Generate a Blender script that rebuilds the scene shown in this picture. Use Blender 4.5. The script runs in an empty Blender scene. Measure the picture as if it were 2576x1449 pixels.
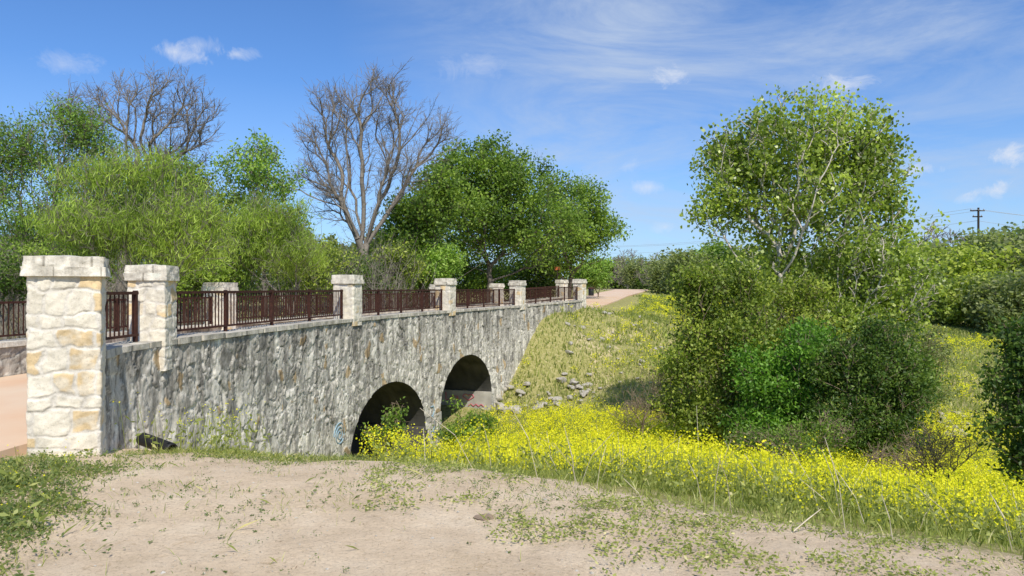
import bpy, bmesh, math, numpy as np
from mathutils import Vector
rng=np.random.default_rng(11)
F=1860.; CX=1288.; CY=724.; EYE=1.65
SC=bpy.context.scene; COL=SC.collection
def W(px,py,d): return np.array([(px-CX)/F*d, d, EYE-(py-CY)/F*d])
# ------------------------------------------------------------ noise helpers
def _h(i,j,seed):
    n=(i.astype(np.int64)*374761393+j.astype(np.int64)*668265263+seed*1274126177)&0xffffffff
    n=((n^(n>>13))*1103515245)&0xffffffff; n=((n^(n>>16))*668265263)&0xffffffff
    return ((n^(n>>15))&0xffffff)/float(0xffffff)
def vnoise(x,y,seed=0):
    i=np.floor(x);j=np.floor(y);fx=x-i;fy=y-j;fx=fx*fx*(3-2*fx);fy=fy*fy*(3-2*fy)
    i=i.astype(np.int64);j=j.astype(np.int64)
    a=_h(i,j,seed);b=_h(i+1,j,seed);c=_h(i,j+1,seed);d=_h(i+1,j+1,seed)
    return (a+(b-a)*fx)*(1-fy)+(c+(d-c)*fx)*fy
def fbm(x,y,seed=0,o=4):
    s=0;a=.5;t=0
    for k in range(o):
        s=s+a*vnoise(x*2**k,y*2**k,seed+k*17);t+=a;a*=.5
    return s/t
def sstep(a,b,x):
    t=np.clip((x-a)/(b-a),0,1);return t*t*(3-2*t)
# ------------------------------------------------------------ mesh helpers
def mk(name,V,Fs,mats,parent=None,smooth=False,tone=None,col=None,midx=None):
    if not isinstance(Fs,list): Fs=[Fs]
    Fs=[f for f in Fs if len(f)]
    me=bpy.data.meshes.new(name)
    V=np.asarray(V,dtype=np.float32)
    me.vertices.add(len(V)); me.vertices.foreach_set('co',V.ravel())
    loops=np.concatenate([f.ravel() for f in Fs]).astype(np.int32)
    tot=np.concatenate([np.full(len(f),f.shape[1]) for f in Fs])
    st=np.concatenate([[0],np.cumsum(tot)[:-1]]).astype(np.int32)
    me.loops.add(len(loops)); me.loops.foreach_set('vertex_index',loops)
    me.polygons.add(len(tot)); me.polygons.foreach_set('loop_start',st)
    if midx is not None: me.polygons.foreach_set('material_index',np.asarray(midx,dtype=np.int32))
    me.polygons.foreach_set('use_smooth',np.full(len(tot),bool(smooth)))
    me.update(calc_edges=True)
    if tone is not None:
        a=me.attributes.new('tone','FLOAT','FACE'); a.data.foreach_set('value',np.asarray(tone,dtype=np.float32))
    if col is not None:
        a=me.attributes.new('stone','FLOAT_COLOR','POINT')
        c=np.ones((len(V),4),dtype=np.float32); c[:,:3]=col; a.data.foreach_set('color',c.ravel())
    for m in (mats if isinstance(mats,(list,tuple)) else [mats]): me.materials.append(m)
    o=bpy.data.objects.new(name,me); COL.objects.link(o)
    if parent is not None: o.parent=parent
    return o
def tag(o,label=None,cat=None,group=None,kind=None):
    if label:o['label']=label
    if cat:o['category']=cat
    if group:o['group']=group
    if kind:o['kind']=kind
    return o
def empty(name,loc,label,cat,group=None):
    o=bpy.data.objects.new(name,None); COL.objects.link(o); o.location=[float(v) for v in loc]; o.empty_display_size=.2
    return tag(o,label,cat,group)
def unit(v): return v/np.maximum(np.linalg.norm(v,axis=-1,keepdims=True),1e-9)
def tubes(P0,P1,R0,R1,k=4):
    P0=np.asarray(P0,float);P1=np.asarray(P1,float);n=len(P0)
    d=unit(P1-P0); ref=np.where(np.abs(d[:,2:3])>.9,np.array([[1.,0,0]]),np.array([[0,0,1.]]))
    a=unit(np.cross(d,ref)); b=np.cross(d,a)
    th=np.arange(k)/k*2*math.pi
    ring=a[:,None,:]*np.cos(th)[None,:,None]+b[:,None,:]*np.sin(th)[None,:,None]
    R0=np.broadcast_to(R0,(n,)).reshape(-1,1,1); R1=np.broadcast_to(R1,(n,)).reshape(-1,1,1)
    V=np.concatenate([P0[:,None,:]+ring*R0,P1[:,None,:]+ring*R1],axis=1).reshape(-1,3)
    base=(np.arange(n)*2*k)[:,None]; i=np.arange(k)[None,:]; j=(i+1)%k
    Q=np.stack([base+i,base+j,base+k+j,base+k+i],axis=2).reshape(-1,4)
    return V,Q
def leafq(P,L,Wd,U=None):
    n=len(P)
    if U is None: U=unit(rng.normal(size=(n,3)))
    N=rng.normal(size=(n,3)); Vv=unit(np.cross(U,N))
    L=np.broadcast_to(L,(n,))[:,None]*.5; Wd=np.broadcast_to(Wd,(n,))[:,None]*.5
    V=np.stack([P-U*L,P+Vv*Wd-U*L*.15,P+U*L,P-Vv*Wd-U*L*.15],axis=1).reshape(-1,3)
    return V,np.arange(4*n).reshape(-1,4)
def boxes(lst):
    s=np.array([[-1,-1,-1],[1,-1,-1],[1,1,-1],[-1,1,-1],[-1,-1,1],[1,-1,1],[1,1,1],[-1,1,1]],float)
    f=np.array([[0,3,2,1],[4,5,6,7],[0,1,5,4],[1,2,6,5],[2,3,7,6],[3,0,4,7]])
    V=[];Q=[]
    for i,(c,a,b,d) in enumerate(lst):
        V.append(np.array(c)+s[:,0:1]*np.array(a)+s[:,1:2]*np.array(b)+s[:,2:3]*np.array(d)); Q.append(f+8*i)
    return np.concatenate(V),np.concatenate(Q)
# ------------------------------------------------------------ materials
def newmat(name):
    m=bpy.data.materials.new(name); m.use_nodes=True; nt=m.node_tree
    for n in list(nt.nodes): nt.nodes.remove(n)
    return m,nt,nt.nodes.new('ShaderNodeOutputMaterial')
def N(nt,t,**kw):
    n=nt.nodes.new(t)
    for k,v in kw.items(): setattr(n,k,v)
    return n
def ramp(nt,stops):
    r=nt.nodes.new('ShaderNodeValToRGB'); el=r.color_ramp.elements
    while len(el)<len(stops): el.new(.5)
    for e,(p,c) in zip(el,stops): e.position=p; e.color=(c[0],c[1],c[2],1)
    return r
def noise(nt,scale,detail=4,co='Object',dist=0,rough=.55):
    tc=N(nt,'ShaderNodeTexCoord'); n=N(nt,'ShaderNodeTexNoise'); n.inputs['Scale'].default_value=scale
    n.inputs['Detail'].default_value=detail; n.inputs['Distortion'].default_value=dist; n.inputs['Roughness'].default_value=rough
    nt.links.new(tc.outputs[co],n.inputs['Vector']); return n
def bump(nt,h,strength,dist,prev=None):
    b=N(nt,'ShaderNodeBump'); b.inputs['Strength'].default_value=strength; b.inputs['Distance'].default_value=dist
    nt.links.new(h,b.inputs['Height'])
    if prev: nt.links.new(prev,b.inputs['Normal'])
    return b.outputs[0]
def mix(nt,a,b,f,mode='MIX'):
    m=N(nt,'ShaderNodeMixRGB',blend_type=mode)
    for k,v in (('Fac',f),('Color1',a),('Color2',b)):
        if isinstance(v,(int,float)): m.inputs[k].default_value=v
        elif isinstance(v,tuple): m.inputs[k].default_value=(v[0],v[1],v[2],1)
        else: nt.links.new(v,m.inputs[k])
    return m.outputs[0]
def leafmat(name,stops,trans=.32,rough=.5,spec=.3,gain=1.45):
    m,nt,out=newmat(name); at=N(nt,'ShaderNodeAttribute',attribute_name='tone')
    stops=[(p,tuple(min(.95,v*gain) for v in c)) for p,c in stops]
    r=ramp(nt,stops); nt.links.new(at.outputs['Fac'],r.inputs[0])
    p=N(nt,'ShaderNodeBsdfPrincipled'); p.inputs['Roughness'].default_value=rough; p.inputs['Specular IOR Level'].default_value=spec
    nt.links.new(r.outputs[0],p.inputs['Base Color'])
    t=N(nt,'ShaderNodeBsdfTranslucent'); c=mix(nt,r.outputs[0],(1.1,1.25,.4),.7,'MULTIPLY'); c2=mix(nt,c,(2,2,2),1,'MULTIPLY')
    nt.links.new(c2,t.inputs[0])
    mx=N(nt,'ShaderNodeMixShader'); mx.inputs[0].default_value=trans
    nt.links.new(p.outputs[0],mx.inputs[1]); nt.links.new(t.outputs[0],mx.inputs[2]); nt.links.new(mx.outputs[0],out.inputs[0]); return m
def simple(name,c1,c2,scale=6,rough=.9,bs=.3,bd=.02,metal=0,dist=0,detail=5):
    m,nt,out=newmat(name); n=noise(nt,scale,detail,dist=dist); r=ramp(nt,[(.3,c1),(.7,c2)]); nt.links.new(n.outputs[0],r.inputs[0])
    p=N(nt,'ShaderNodeBsdfPrincipled'); p.inputs['Roughness'].default_value=rough; p.inputs['Metallic'].default_value=metal; p.inputs['Specular IOR Level'].default_value=.25
    nt.links.new(r.outputs[0],p.inputs['Base Color'])
    n2=noise(nt,scale*5,4); nt.links.new(bump(nt,n2.outputs[0],bs,bd),p.inputs['Normal']); nt.links.new(p.outputs[0],out.inputs[0]); return m
def stonemat(name,stain=.5,bs=.5):
    m,nt,out=newmat(name); at=N(nt,'ShaderNodeAttribute',attribute_name='stone')
    n1=noise(nt,9,8,rough=.7); r1=ramp(nt,[(.3,(.76,.75,.73)),(.55,(1,1,1)),(.8,(1.12,1.11,1.08))]); nt.links.new(n1.outputs[0],r1.inputs[0])
    c=mix(nt,at.outputs['Color'],r1.outputs[0],1,'MULTIPLY')
    tc=N(nt,'ShaderNodeTexCoord'); mp=N(nt,'ShaderNodeMapping'); mp.inputs['Scale'].default_value=(2.4,2.4,.6); nt.links.new(tc.outputs['Object'],mp.inputs[0])
    n2=N(nt,'ShaderNodeTexNoise'); n2.inputs['Scale'].default_value=1.7; n2.inputs['Detail'].default_value=11; n2.inputs['Roughness'].default_value=.8; nt.links.new(mp.outputs[0],n2.inputs['Vector'])
    r2=ramp(nt,[(.40,(.24,.235,.23)),(.49,(.72,.71,.70)),(.54,(1,1,1))]); nt.links.new(n2.outputs[0],r2.inputs[0])
    c=mix(nt,c,r2.outputs[0],stain,'MULTIPLY')
    n3=noise(nt,55,6,rough=.75); r3=ramp(nt,[(.36,(.5,.5,.5)),(.45,(1,1,1))]); nt.links.new(n3.outputs[0],r3.inputs[0])
    c=mix(nt,c,r3.outputs[0],.5,'MULTIPLY')
    p=N(nt,'ShaderNodeBsdfPrincipled'); p.inputs['Roughness'].default_value=.92; p.inputs['Specular IOR Level'].default_value=.15
    nt.links.new(c,p.inputs['Base Color'])
    b1=bump(nt,n1.outputs[0],bs,.022); b2=bump(nt,n3.outputs[0],bs,.010,b1); nt.links.new(b2,p.inputs['Normal']); nt.links.new(p.outputs[0],out.inputs[0]); return m
M={}
M['wall']=stonemat('rubble_stone',.82); M['pillar']=stonemat('cream_limestone',.12,.4); M['cope']=stonemat('coping_stone',.45)
M['rust']=simple('rusty_steel',(.034,.013,.009),(.072,.027,.017),20,.75,.3,.003,.1)
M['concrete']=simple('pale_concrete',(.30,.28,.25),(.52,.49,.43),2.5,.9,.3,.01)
M['concrete_dark']=simple('shaded_concrete',(.06,.055,.05),(.14,.13,.12),2.5,.9,.3,.01)  # same concrete, darkened in colour to stand for shade under the left arch
M['barrel']=simple('stained_shaded_vault',(.04,.04,.035),(.10,.095,.085),1.5,.95,.4,.02)  # stained concrete, its colour also painted dark for the shadow inside the arches
M['bark']=simple('dark_bark',(.085,.07,.057),(.19,.16,.13),14,.95,.5,.02)
M['greybark']=simple('grey_twig_bark',(.15,.13,.105),(.29,.255,.21),14,.95,.4,.01)
M['palebark']=simple('pale_bark',(.34,.30,.24),(.60,.55,.46),9,.85,.4,.01)
M['brownbark']=simple('brown_brush',(.18,.13,.08),(.34,.26,.18),9,.9,.3,.01)
M['rock']=simple('pale_rock',(.33,.30,.25),(.54,.50,.43),3,.95,.6,.04)
M['brownrock']=simple('brown_rock',(.25,.18,.12),(.40,.30,.21),12,.95,.6,.02)
M['black']=simple('black_plastic',(.012,.012,.013),(.03,.03,.032),8,.5,.1,.002)
M['wood']=simple('pole_wood',(.03,.022,.017),(.06,.045,.035),20,.9,.3,.005)
M['wire']=simple('grey_wire',(.35,.37,.4),(.45,.47,.5),5,.5,.1,.001)
M['blue']=simple('blue_paint',(.20,.34,.44),(.36,.46,.50),30,.7,.1,.001)
M['red']=simple('red_paint',(.50,.08,.12),(.62,.20,.24),30,.7,.1,.001)
M['orange']=simple('orange_sign',(.4,.10,.03),(.5,.15,.05),10,.6,.1,.001)
M['stalk']=simple('dry_stalk',(.45,.38,.26),(.66,.58,.44),12,.9,.2,.003)
M['leaf_dense']=leafmat('dense_green_leaves',[(0,(.035,.065,.010)),(.5,(.10,.16,.025)),(1,(.21,.28,.045))])
M['leaf_dark']=leafmat('dark_green_leaves',[(0,(.018,.038,.008)),(.5,(.050,.090,.016)),(1,(.12,.17,.03))])
M['leaf_lime']=leafmat('feathery_lime_leaves',[(0,(.07,.10,.018)),(.5,(.145,.20,.032)),(1,(.26,.33,.055))],gain=1.6)
M['leaf_cotton']=leafmat('cottonwood_leaves',[(0,(.05,.075,.014)),(.5,(.135,.175,.030)),(1,(.28,.32,.07))],.36,.35,.45,gain=1.65)
M['leaf_yellow']=leafmat('yellow_green_leaves',[(0,(.045,.07,.012)),(.5,(.13,.17,.027)),(1,(.27,.30,.05))],gain=1.5)
M['leaf_bright']=leafmat('bright_green_leaves',[(0,(.035,.075,.012)),(.5,(.085,.175,.022)),(1,(.17,.30,.04))],gain=1.3)
M['leaf_fresh']=leafmat('fresh_spring_leaves',[(0,(.07,.12,.022)),(.5,(.14,.22,.036)),(1,(.25,.34,.07))])
M['leaf_olive']=leafmat('olive_far_leaves',[(0,(.07,.09,.035)),(.5,(.14,.165,.06)),(1,(.23,.25,.09))],gain=1.35)
M['grass']=leafmat('green_grass',[(0,(.08,.10,.03)),(.5,(.17,.195,.05)),(.8,(.27,.28,.09)),(1,(.46,.41,.24))])
M['weed']=leafmat('low_weeds',[(0,(.05,.075,.025)),(.5,(.10,.135,.04)),(1,(.18,.21,.07))],gain=1.3)
M['petal']=leafmat('yellow_petals',[(0,(.60,.54,.022)),(.5,(.76,.70,.025)),(1,(.86,.81,.05))],.4,.6,.2,gain=1.)
def groundmat():
    m,nt,out=newmat('ground_soil'); at=N(nt,'ShaderNodeAttribute',attribute_name='stone')
    sep=N(nt,'ShaderNodeSeparateColor'); nt.links.new(at.outputs['Color'],sep.inputs[0])
    n1=noise(nt,1.3,9,rough=.7); r1=ramp(nt,[(.3,(.56,.435,.29)),(.5,(.68,.535,.37)),(.72,(.77,.635,.46))]); nt.links.new(n1.outputs[0],r1.inputs[0])
    n2=noise(nt,42,7,rough=.8); r2=ramp(nt,[(.37,(.45,.40,.34)),(.455,(1,1,1)),(.66,(1.12,1.11,1.1))]); nt.links.new(n2.outputs[0],r2.inputs[0])
    dirt=mix(nt,r1.outputs[0],r2.outputs[0],.6,'MULTIPLY')
    n6=noise(nt,4.5,9,rough=.8,dist=1.2); r6=ramp(nt,[(.36,(.78,.73,.66)),(.44,(1,1,1))]); nt.links.new(n6.outputs[0],r6.inputs[0]); dirt=mix(nt,dirt,r6.outputs[0],.75,'MULTIPLY')
    n3=noise(nt,9,6,rough=.7); r3=ramp(nt,[(.3,(.18,.19,.06)),(.5,(.30,.28,.10)),(.7,(.46,.40,.22))]); nt.links.new(n3.outputs[0],r3.inputs[0])
    grass=mix(nt,r3.outputs[0],r2.outputs[0],.6,'MULTIPLY')
    ma=N(nt,'ShaderNodeMath',operation='ADD'); nt.links.new(sep.outputs[0],ma.inputs[0])
    n4=noise(nt,5,6,rough=.75); mb=N(nt,'ShaderNodeMath',operation='MULTIPLY_ADD'); nt.links.new(n4.outputs[0],mb.inputs[0]); mb.inputs[1].default_value=1.2; mb.inputs[2].default_value=-.6
    nt.links.new(mb.outputs[0],ma.inputs[1])
    rr=ramp(nt,[(.42,(0,0,0)),(.66,(1,1,1))]); nt.links.new(ma.outputs[0],rr.inputs[0])
    c=mix(nt,dirt,grass,rr.outputs[0])
    c=mix(nt,c,(.38,.38,.10),sep.outputs[1])
    p=N(nt,'ShaderNodeBsdfPrincipled'); p.inputs['Roughness'].default_value=.97; p.inputs['Specular IOR Level'].default_value=.1
    nt.links.new(c,p.inputs['Base Color'])
    b=bump(nt,n3.outputs[0],.6,.05); b=bump(nt,n6.outputs[0],.7,.035,b); b=bump(nt,n2.outputs[0],.8,.013,b); n5=noise(nt,200,3); b=bump(nt,n5.outputs[0],.5,.005,b)
    nt.links.new(b,p.inputs['Normal']); nt.links.new(p.outputs[0],out.inputs[0]); return m
M['ground']=groundmat()
M['path']=simple('pinkish_concrete_path',(.60,.39,.25),(.62,.50,.37),.5,.9,.25,.005)
# ------------------------------------------------------------ curves of the bridge
def catmull(pts,n=40):
    P=np.array(pts,float); P=np.vstack([2*P[0]-P[1],P,2*P[-1]-P[-2]]); out=[]
    for i in range(1,len(P)-2):
        t=np.linspace(0,1,n,endpoint=False)[:,None]; a,b,c,d=P[i-1],P[i],P[i+1],P[i+2]
        out.append(.5*((2*b)+(c-a)*t+(2*a-5*b+4*c-d)*t**2+(3*b-a-3*c+d)*t**3))
    out.append(P[-2][None]); return np.vstack(out)
class Curve:
    def __init__(s,pts):
        s.P=catmull(pts); d=np.linalg.norm(np.diff(s.P,axis=0),axis=1); s.L=np.concatenate([[0],np.cumsum(d)]); s.T=s.L[-1]
    def pos(s,t): t=np.asarray(t,float); return np.stack([np.interp(t,s.L,s.P[:,0]),np.interp(t,s.L,s.P[:,1])],-1)
    def tan(s,t):
        t=np.asarray(t,float); return unit(s.pos(np.minimum(t+.15,s.T))-s.pos(np.maximum(t-.15,0)))
    def nor(s,t): a=s.tan(t); return np.stack([a[...,1],-a[...,0]],-1)
    def near(s,p): return s.L[np.argmin(np.linalg.norm(s.P-np.array(p)[None],axis=1))]
nearP=[(-4.68,7.80),(-4.86,10.0),(-3.82,17.2),(-2.10,23.4),(.22,29.8),(3.29,36.0)]
farP=[(-9.2,7.9),(-8.5,11.2),(-7.18,18.2),(-5.5,24.6),(-3.1,31.3),(-.78,38.0),(2.96,44.0)]
NC=Curve(nearP); FC=Curve(farP)
nS=[NC.near(p) for p in nearP]; fS=[FC.near(p) for p in farP]
def zn(s): return np.interp(s,[0,nS[4],nS[5]],[.95,.95,1.08])
def zf(s): return np.interp(s,[0,fS[4],fS[5],fS[6]],[.77,.80,.88,1.14])
# ------------------------------------------------------------ terrain
def sline(x,y): return (x+2.6)*.526+(y-7.65)*.851
def fs(s): return np.interp(s,[-40,-3,0,.8,3,5,7,10,14,18],[.05,0.03,0,-.09,-.74,-1.2,-1.68,-2.2,-2.55,-2.65])
cp=[]
for x in np.arange(-16,22,3.):
    for y in np.arange(-8,22,3.):
        s=sline(x,y)
        if s<10 and x>(-5.5 if y>7 else -20) and not (x<-3 and y>9): cp.append((x,y,float(fs(s)-.75*sstep(1.8,-1.5,x)*sstep(1.5,5,s))))
def c(px,py,d): p=W(px,py,d); cp.append((p[0],p[1],p[2]))
cp+=[(-4.2,9,-.35),(-4.2,11.5,-.95),(-3.2,15,-2.1),(-2.4,17.5,-2.9),(-3.3,19.4,-3.25),(-1.6,22.3,-3.1),(-.6,25,-2.85),(-1.5,26,-2.85),(-6,21.5,-3.3),(-5,27,-3.1),(-9,24,-3.1),(-9,30,-2.8),
     (-.2,27.4,-2.5),(1,27.5,-2.35),(3,26,-2.45),(2,22,-2.5),(0,19,-2.7),(5,21,-2.7),(8,19,-2.8),(12,17,-2.9),(18,15,-3.0)]
cp+=[(0.2,29.2,-1.55),(1.4,31.2,.05),(3.9,35.6,.62),(2.6,33.2,.38)]
c(1500,790,37.5);c(1500,850,33);c(1500,930,29.5);c(1600,985,27);c(1600,800,37);c(1600,765,45);c(1600,860,32.5);c(1690,748,60);c(1690,790,45);c(1690,900,32)
cp+=[(5,29,-1.4),(10,30,-1.5),(10,26,-2.4),(16,26,-2.3),(17,36,-1.2),(13,45,-.1),(20,60,0),(35,60,-.6),(30,45,-1.2),(22,33,-1.8),(50,80,-.9),(30,90,.3),(70,60,-.8),(40,30,-2),(30,20,-2.8),(40,10,-2.8),(60,100,-.6)]
pc=[(1.3,37.3,.62),(3.6,42,.74),(5.2,48,.88),(7.6,60,.98),(11.7,80,1.18),(17.5,108,1.42),(17,135,1.45),(6,165,1.4)]
for q in pc: cp+=[(q[0]+2.4,q[1],q[2]-.04),(q[0]-2.4,q[1],q[2]-.04)]
cp+=[(-13,12,-.1),(-11,17,-.4),(-11,20,-1.2),(-15,18,-.5),(-18,30,-.8),(-8,36,-.4),(-3,40,.2),(-6,46,.2),(0,50,.7),(-12,45,0),(-25,20,0),(-30,45,0),(-10,70,.5),(0,80,1.),(-60,60,0),(-60,0,0),(-20,0,.0),(-40,120,.6),(20,180,1.2),(80,160,.5),(150,100,0),(0,-40,0),(60,-30,-2),(-60,-60,0),(100,20,-1),
     (250,250,.5),(-250,250,.5),(0,350,1.0),(-300,0,0),(300,-100,0),(0,-300,0),(-8.5,9,.0),(-10,8,0),(-7,5,0),(-9,3,0),(-12,6,0)]
cp=np.array(cp)
def rb(A,B): return np.sqrt(((A[:,None,:]-B[None])**2).sum(-1)+1.0)
K=rb(cp[:,:2],cp[:,:2])+np.eye(len(cp))*-.02
n_=len(cp); A=np.zeros((n_+1,n_+1)); A[:n_,:n_]=K; A[:n_,n_]=1; A[n_,:n_]=1
wts=np.linalg.solve(A,np.concatenate([cp[:,2],[0]]))
def Hraw(x,y):
    x=np.asarray(x,float).ravel(); y=np.asarray(y,float).ravel(); out=np.empty(len(x))
    for i in range(0,len(x),20000):
        out[i:i+20000]=rb(np.stack([x[i:i+20000],y[i:i+20000]],1),cp[:,:2])@wts[:n_]+wts[n_]
    out+= (fbm(x*.9,y*.9,3)-.5)*.10*sstep(0,2,sline(x,y)+1.5)+(fbm(x*2.2,y*2.2,5)-.5)*.05
    out+= (fbm(x*.35,y*.35,8)-.5)*.5*sstep(22,30,y)*sstep(44,36,y)*sstep(-5,2,x-.5*(y-30))
    return out
st=[]
for a,b,z in [((-12,-3),(-16,2),.03),((-8.5,2.2),(-13,5.4),.03),((-6.2,5.0),(-11,6.8),.03),((-5.1,6.6),(-9.8,7.7),.035),((-5.0,7.5),(-9.4,8.2),.05)]: st.append((a[0],a[1],z,b[0],b[1],z))
for s in np.linspace(.3,NC.T,26):
    p=NC.pos(s)-NC.nor(s)*.1
    f=FC.pos(min(FC.T,fS[0]+(s/NC.T)*(fS[5]-fS[0]))) ; zz=np.interp(s,[0,2.2,5,NC.T],[.06,.25,.38,.52])
    st.append((p[0],p[1],zz,f[0]+.1,f[1],zz-np.interp(s,[0,5,NC.T-3,NC.T],[0,.14,.14,0])))
for q,w in zip(pc[1:],[1.8,1.7,1.7,2.2,2.4,2.4,2.4]): st.append((q[0]+w,q[1],q[2],q[0]-w,q[1],q[2]))
st=np.array(st)
cenl=(st[:,:2]+st[:,3:5])/2; cz=np.minimum(st[:,2],st[:,5]); hw=np.linalg.norm(st[:,:2]-st[:,3:5],axis=1)/2
dt=np.linspace(0,1,12,endpoint=False)
CL=np.concatenate([cenl[i]+(cenl[i+1]-cenl[i])*dt[:,None] for i in range(len(st)-1)]); CZ=np.concatenate([cz[i]+(cz[i+1]-cz[i])*dt for i in range(len(st)-1)]); CW=np.concatenate([hw[i]+(hw[i+1]-hw[i])*dt for i in range(len(st)-1)])
def H(x,y):
    shp=np.shape(x); x=np.asarray(x,float).ravel(); y=np.asarray(y,float).ravel(); z=Hraw(x,y)
    for i in range(0,len(x),20000):
        xx=x[i:i+20000]; yy=y[i:i+20000]
        D=np.hypot(xx[:,None]-CL[None,:,0],yy[:,None]-CL[None,:,1]); j=D.argmin(1); dd=D[np.arange(len(xx)),j]
        lim=CZ[j]-.07; ins=dd<CW[j]+.1+1.2*(yy>38)
        z[i:i+20000]=np.where(ins,np.minimum(z[i:i+20000],lim),z[i:i+20000])
    return z.reshape(shp)
def H1(x,y): return float(H(np.array([x]),np.array([y]))[0])
def axis(lo,hi,c0,fine,g):
    r=[c0];st_=fine
    while r[-1]<hi:
        st_=fine if abs(r[-1]-c0)<9 else st_*g; r.append(r[-1]+st_)
    l=[c0];st_=fine
    while l[-1]>lo:
        st_=fine if abs(l[-1]-c0)<7 else st_*g; l.append(l[-1]-st_)
    return np.array(l[::-1][:-1]+r)
ax=axis(-900,900,0,.1,1.035); ay=axis(-300,1500,7,.1,1.02)
GX,GY=np.meshgrid(ax,ay); GZ=H(GX,GY)
sl=sline(GX,GY)
leftg=(GX+4.2)*.894+(GY-7.2)*.447
mask=np.maximum(sstep(.1,2.4,sl+(fbm(GX*.8,GY*.8,71)-.5)*1.2),sstep(.1,-.9,leftg)*.8)
mask=np.maximum(mask,sstep(7.4,8.2,GY)*sstep(-2.2,-3.0,GX)*.3)
bankpale=sstep(25,28,GY)*sstep(44,33,GY)*sstep(.52,.62,fbm(GX*.6,GY*.6,21))*.38*sstep(20,12,GX)
mask=np.clip(mask-bankpale,0,1)
field=sstep(42,60,GY)*sstep(0,8,GX-.12*GY)*(.4+.6*fbm(GX*.15,GY*.15,31))
colr=np.stack([mask,field*.8,field*0],-1).reshape(-1,3)
ny,nx=GX.shape; ii=(np.arange(ny-1)[:,None]*nx+np.arange(nx-1)[None,:]).ravel()
gr=mk('ground',np.stack([GX,GY,GZ],-1).reshape(-1,3),np.stack([ii,ii+1,ii+nx+1,ii+nx],1),M['ground'],smooth=True,col=colr); tag(gr,kind='structure')
def resample(a,m=6):
    out=[]
    for i in range(len(a)-1):
        for k in range(m): out.append(a[i]+(a[i+1]-a[i])*k/m)
    out.append(a[-1]); return np.array(out)
sr=resample(st,4); nn=len(sr); nw=8
u=np.linspace(0,1,nw)[None,:,None]
V=(sr[:,None,:3]*(1-u)+sr[:,None,3:]*u).reshape(-1,3)
low=V.copy(); low[:,2]-=.14
ii=(np.arange(nn-1)[:,None]*nw+np.arange(nw-1)[None,:]).ravel(); Q=np.stack([ii,ii+1,ii+nw+1,ii+nw],1)
n0=len(V); e=np.arange(nn-1)*nw
side=np.concatenate([np.stack([e,e+nw,e+nw+n0,e+n0],1),np.stack([e+nw-1,e+nw-1+n0,e+2*nw-1+n0,e+2*nw-1],1)])
pa=mk('path',np.vstack([V,low]),[Q,side],M['path']); tag(pa,kind='structure')
# ------------------------------------------------------------ masonry
def vor(u,v,seed,jit=.95):
    iu=np.floor(u).astype(np.int64); iv=np.floor(v).astype(np.int64)
    f1=np.full(u.shape,9.); f2=f1.copy(); id1=np.zeros(u.shape); cx=np.zeros(u.shape); cy=cx.copy()
    for a in (-1,0,1):
        for b in (-1,0,1):
            ci=iu+a;cj=iv+b; px=ci+.5+jit*(_h(ci,cj,seed)-.5); py=cj+.5+jit*(_h(ci,cj,seed+7)-.5)
            d=np.hypot(u-px,v-py); idd=_h(ci,cj,seed+13)
            m=d<f1; f2=np.where(m,f1,np.minimum(f2,d)); id1=np.where(m,idd,id1); cx=np.where(m,u-px,cx); cy=np.where(m,v-py,cy); f1=np.where(m,d,f1)
    return f2-f1,id1,cx,cy
def pal(idn,kind):
    r=(idn*7.31)%1; q=(idn*13.7)%1
    if kind=='wall':
        base=np.stack([.60+.26*r,.565+.235*r,.49+.20*r],-1); och=np.array([.62,.46,.27]); fr=.04; mort=np.array([.86,.81,.70])
        gy=(q>.80)[...,None]; base=np.where(gy,base*np.array([.62,.62,.63]),base)
    else:
        base=np.stack([.70+.12*r,.64+.11*r,.52+.09*r],-1); och=np.array([.72,.55,.32]); fr=.20; mort=np.array([.70,.65,.56])
    base=np.where((q<fr)[...,None],och*(.85+.3*r[...,None]),base)
    return base,mort
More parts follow.
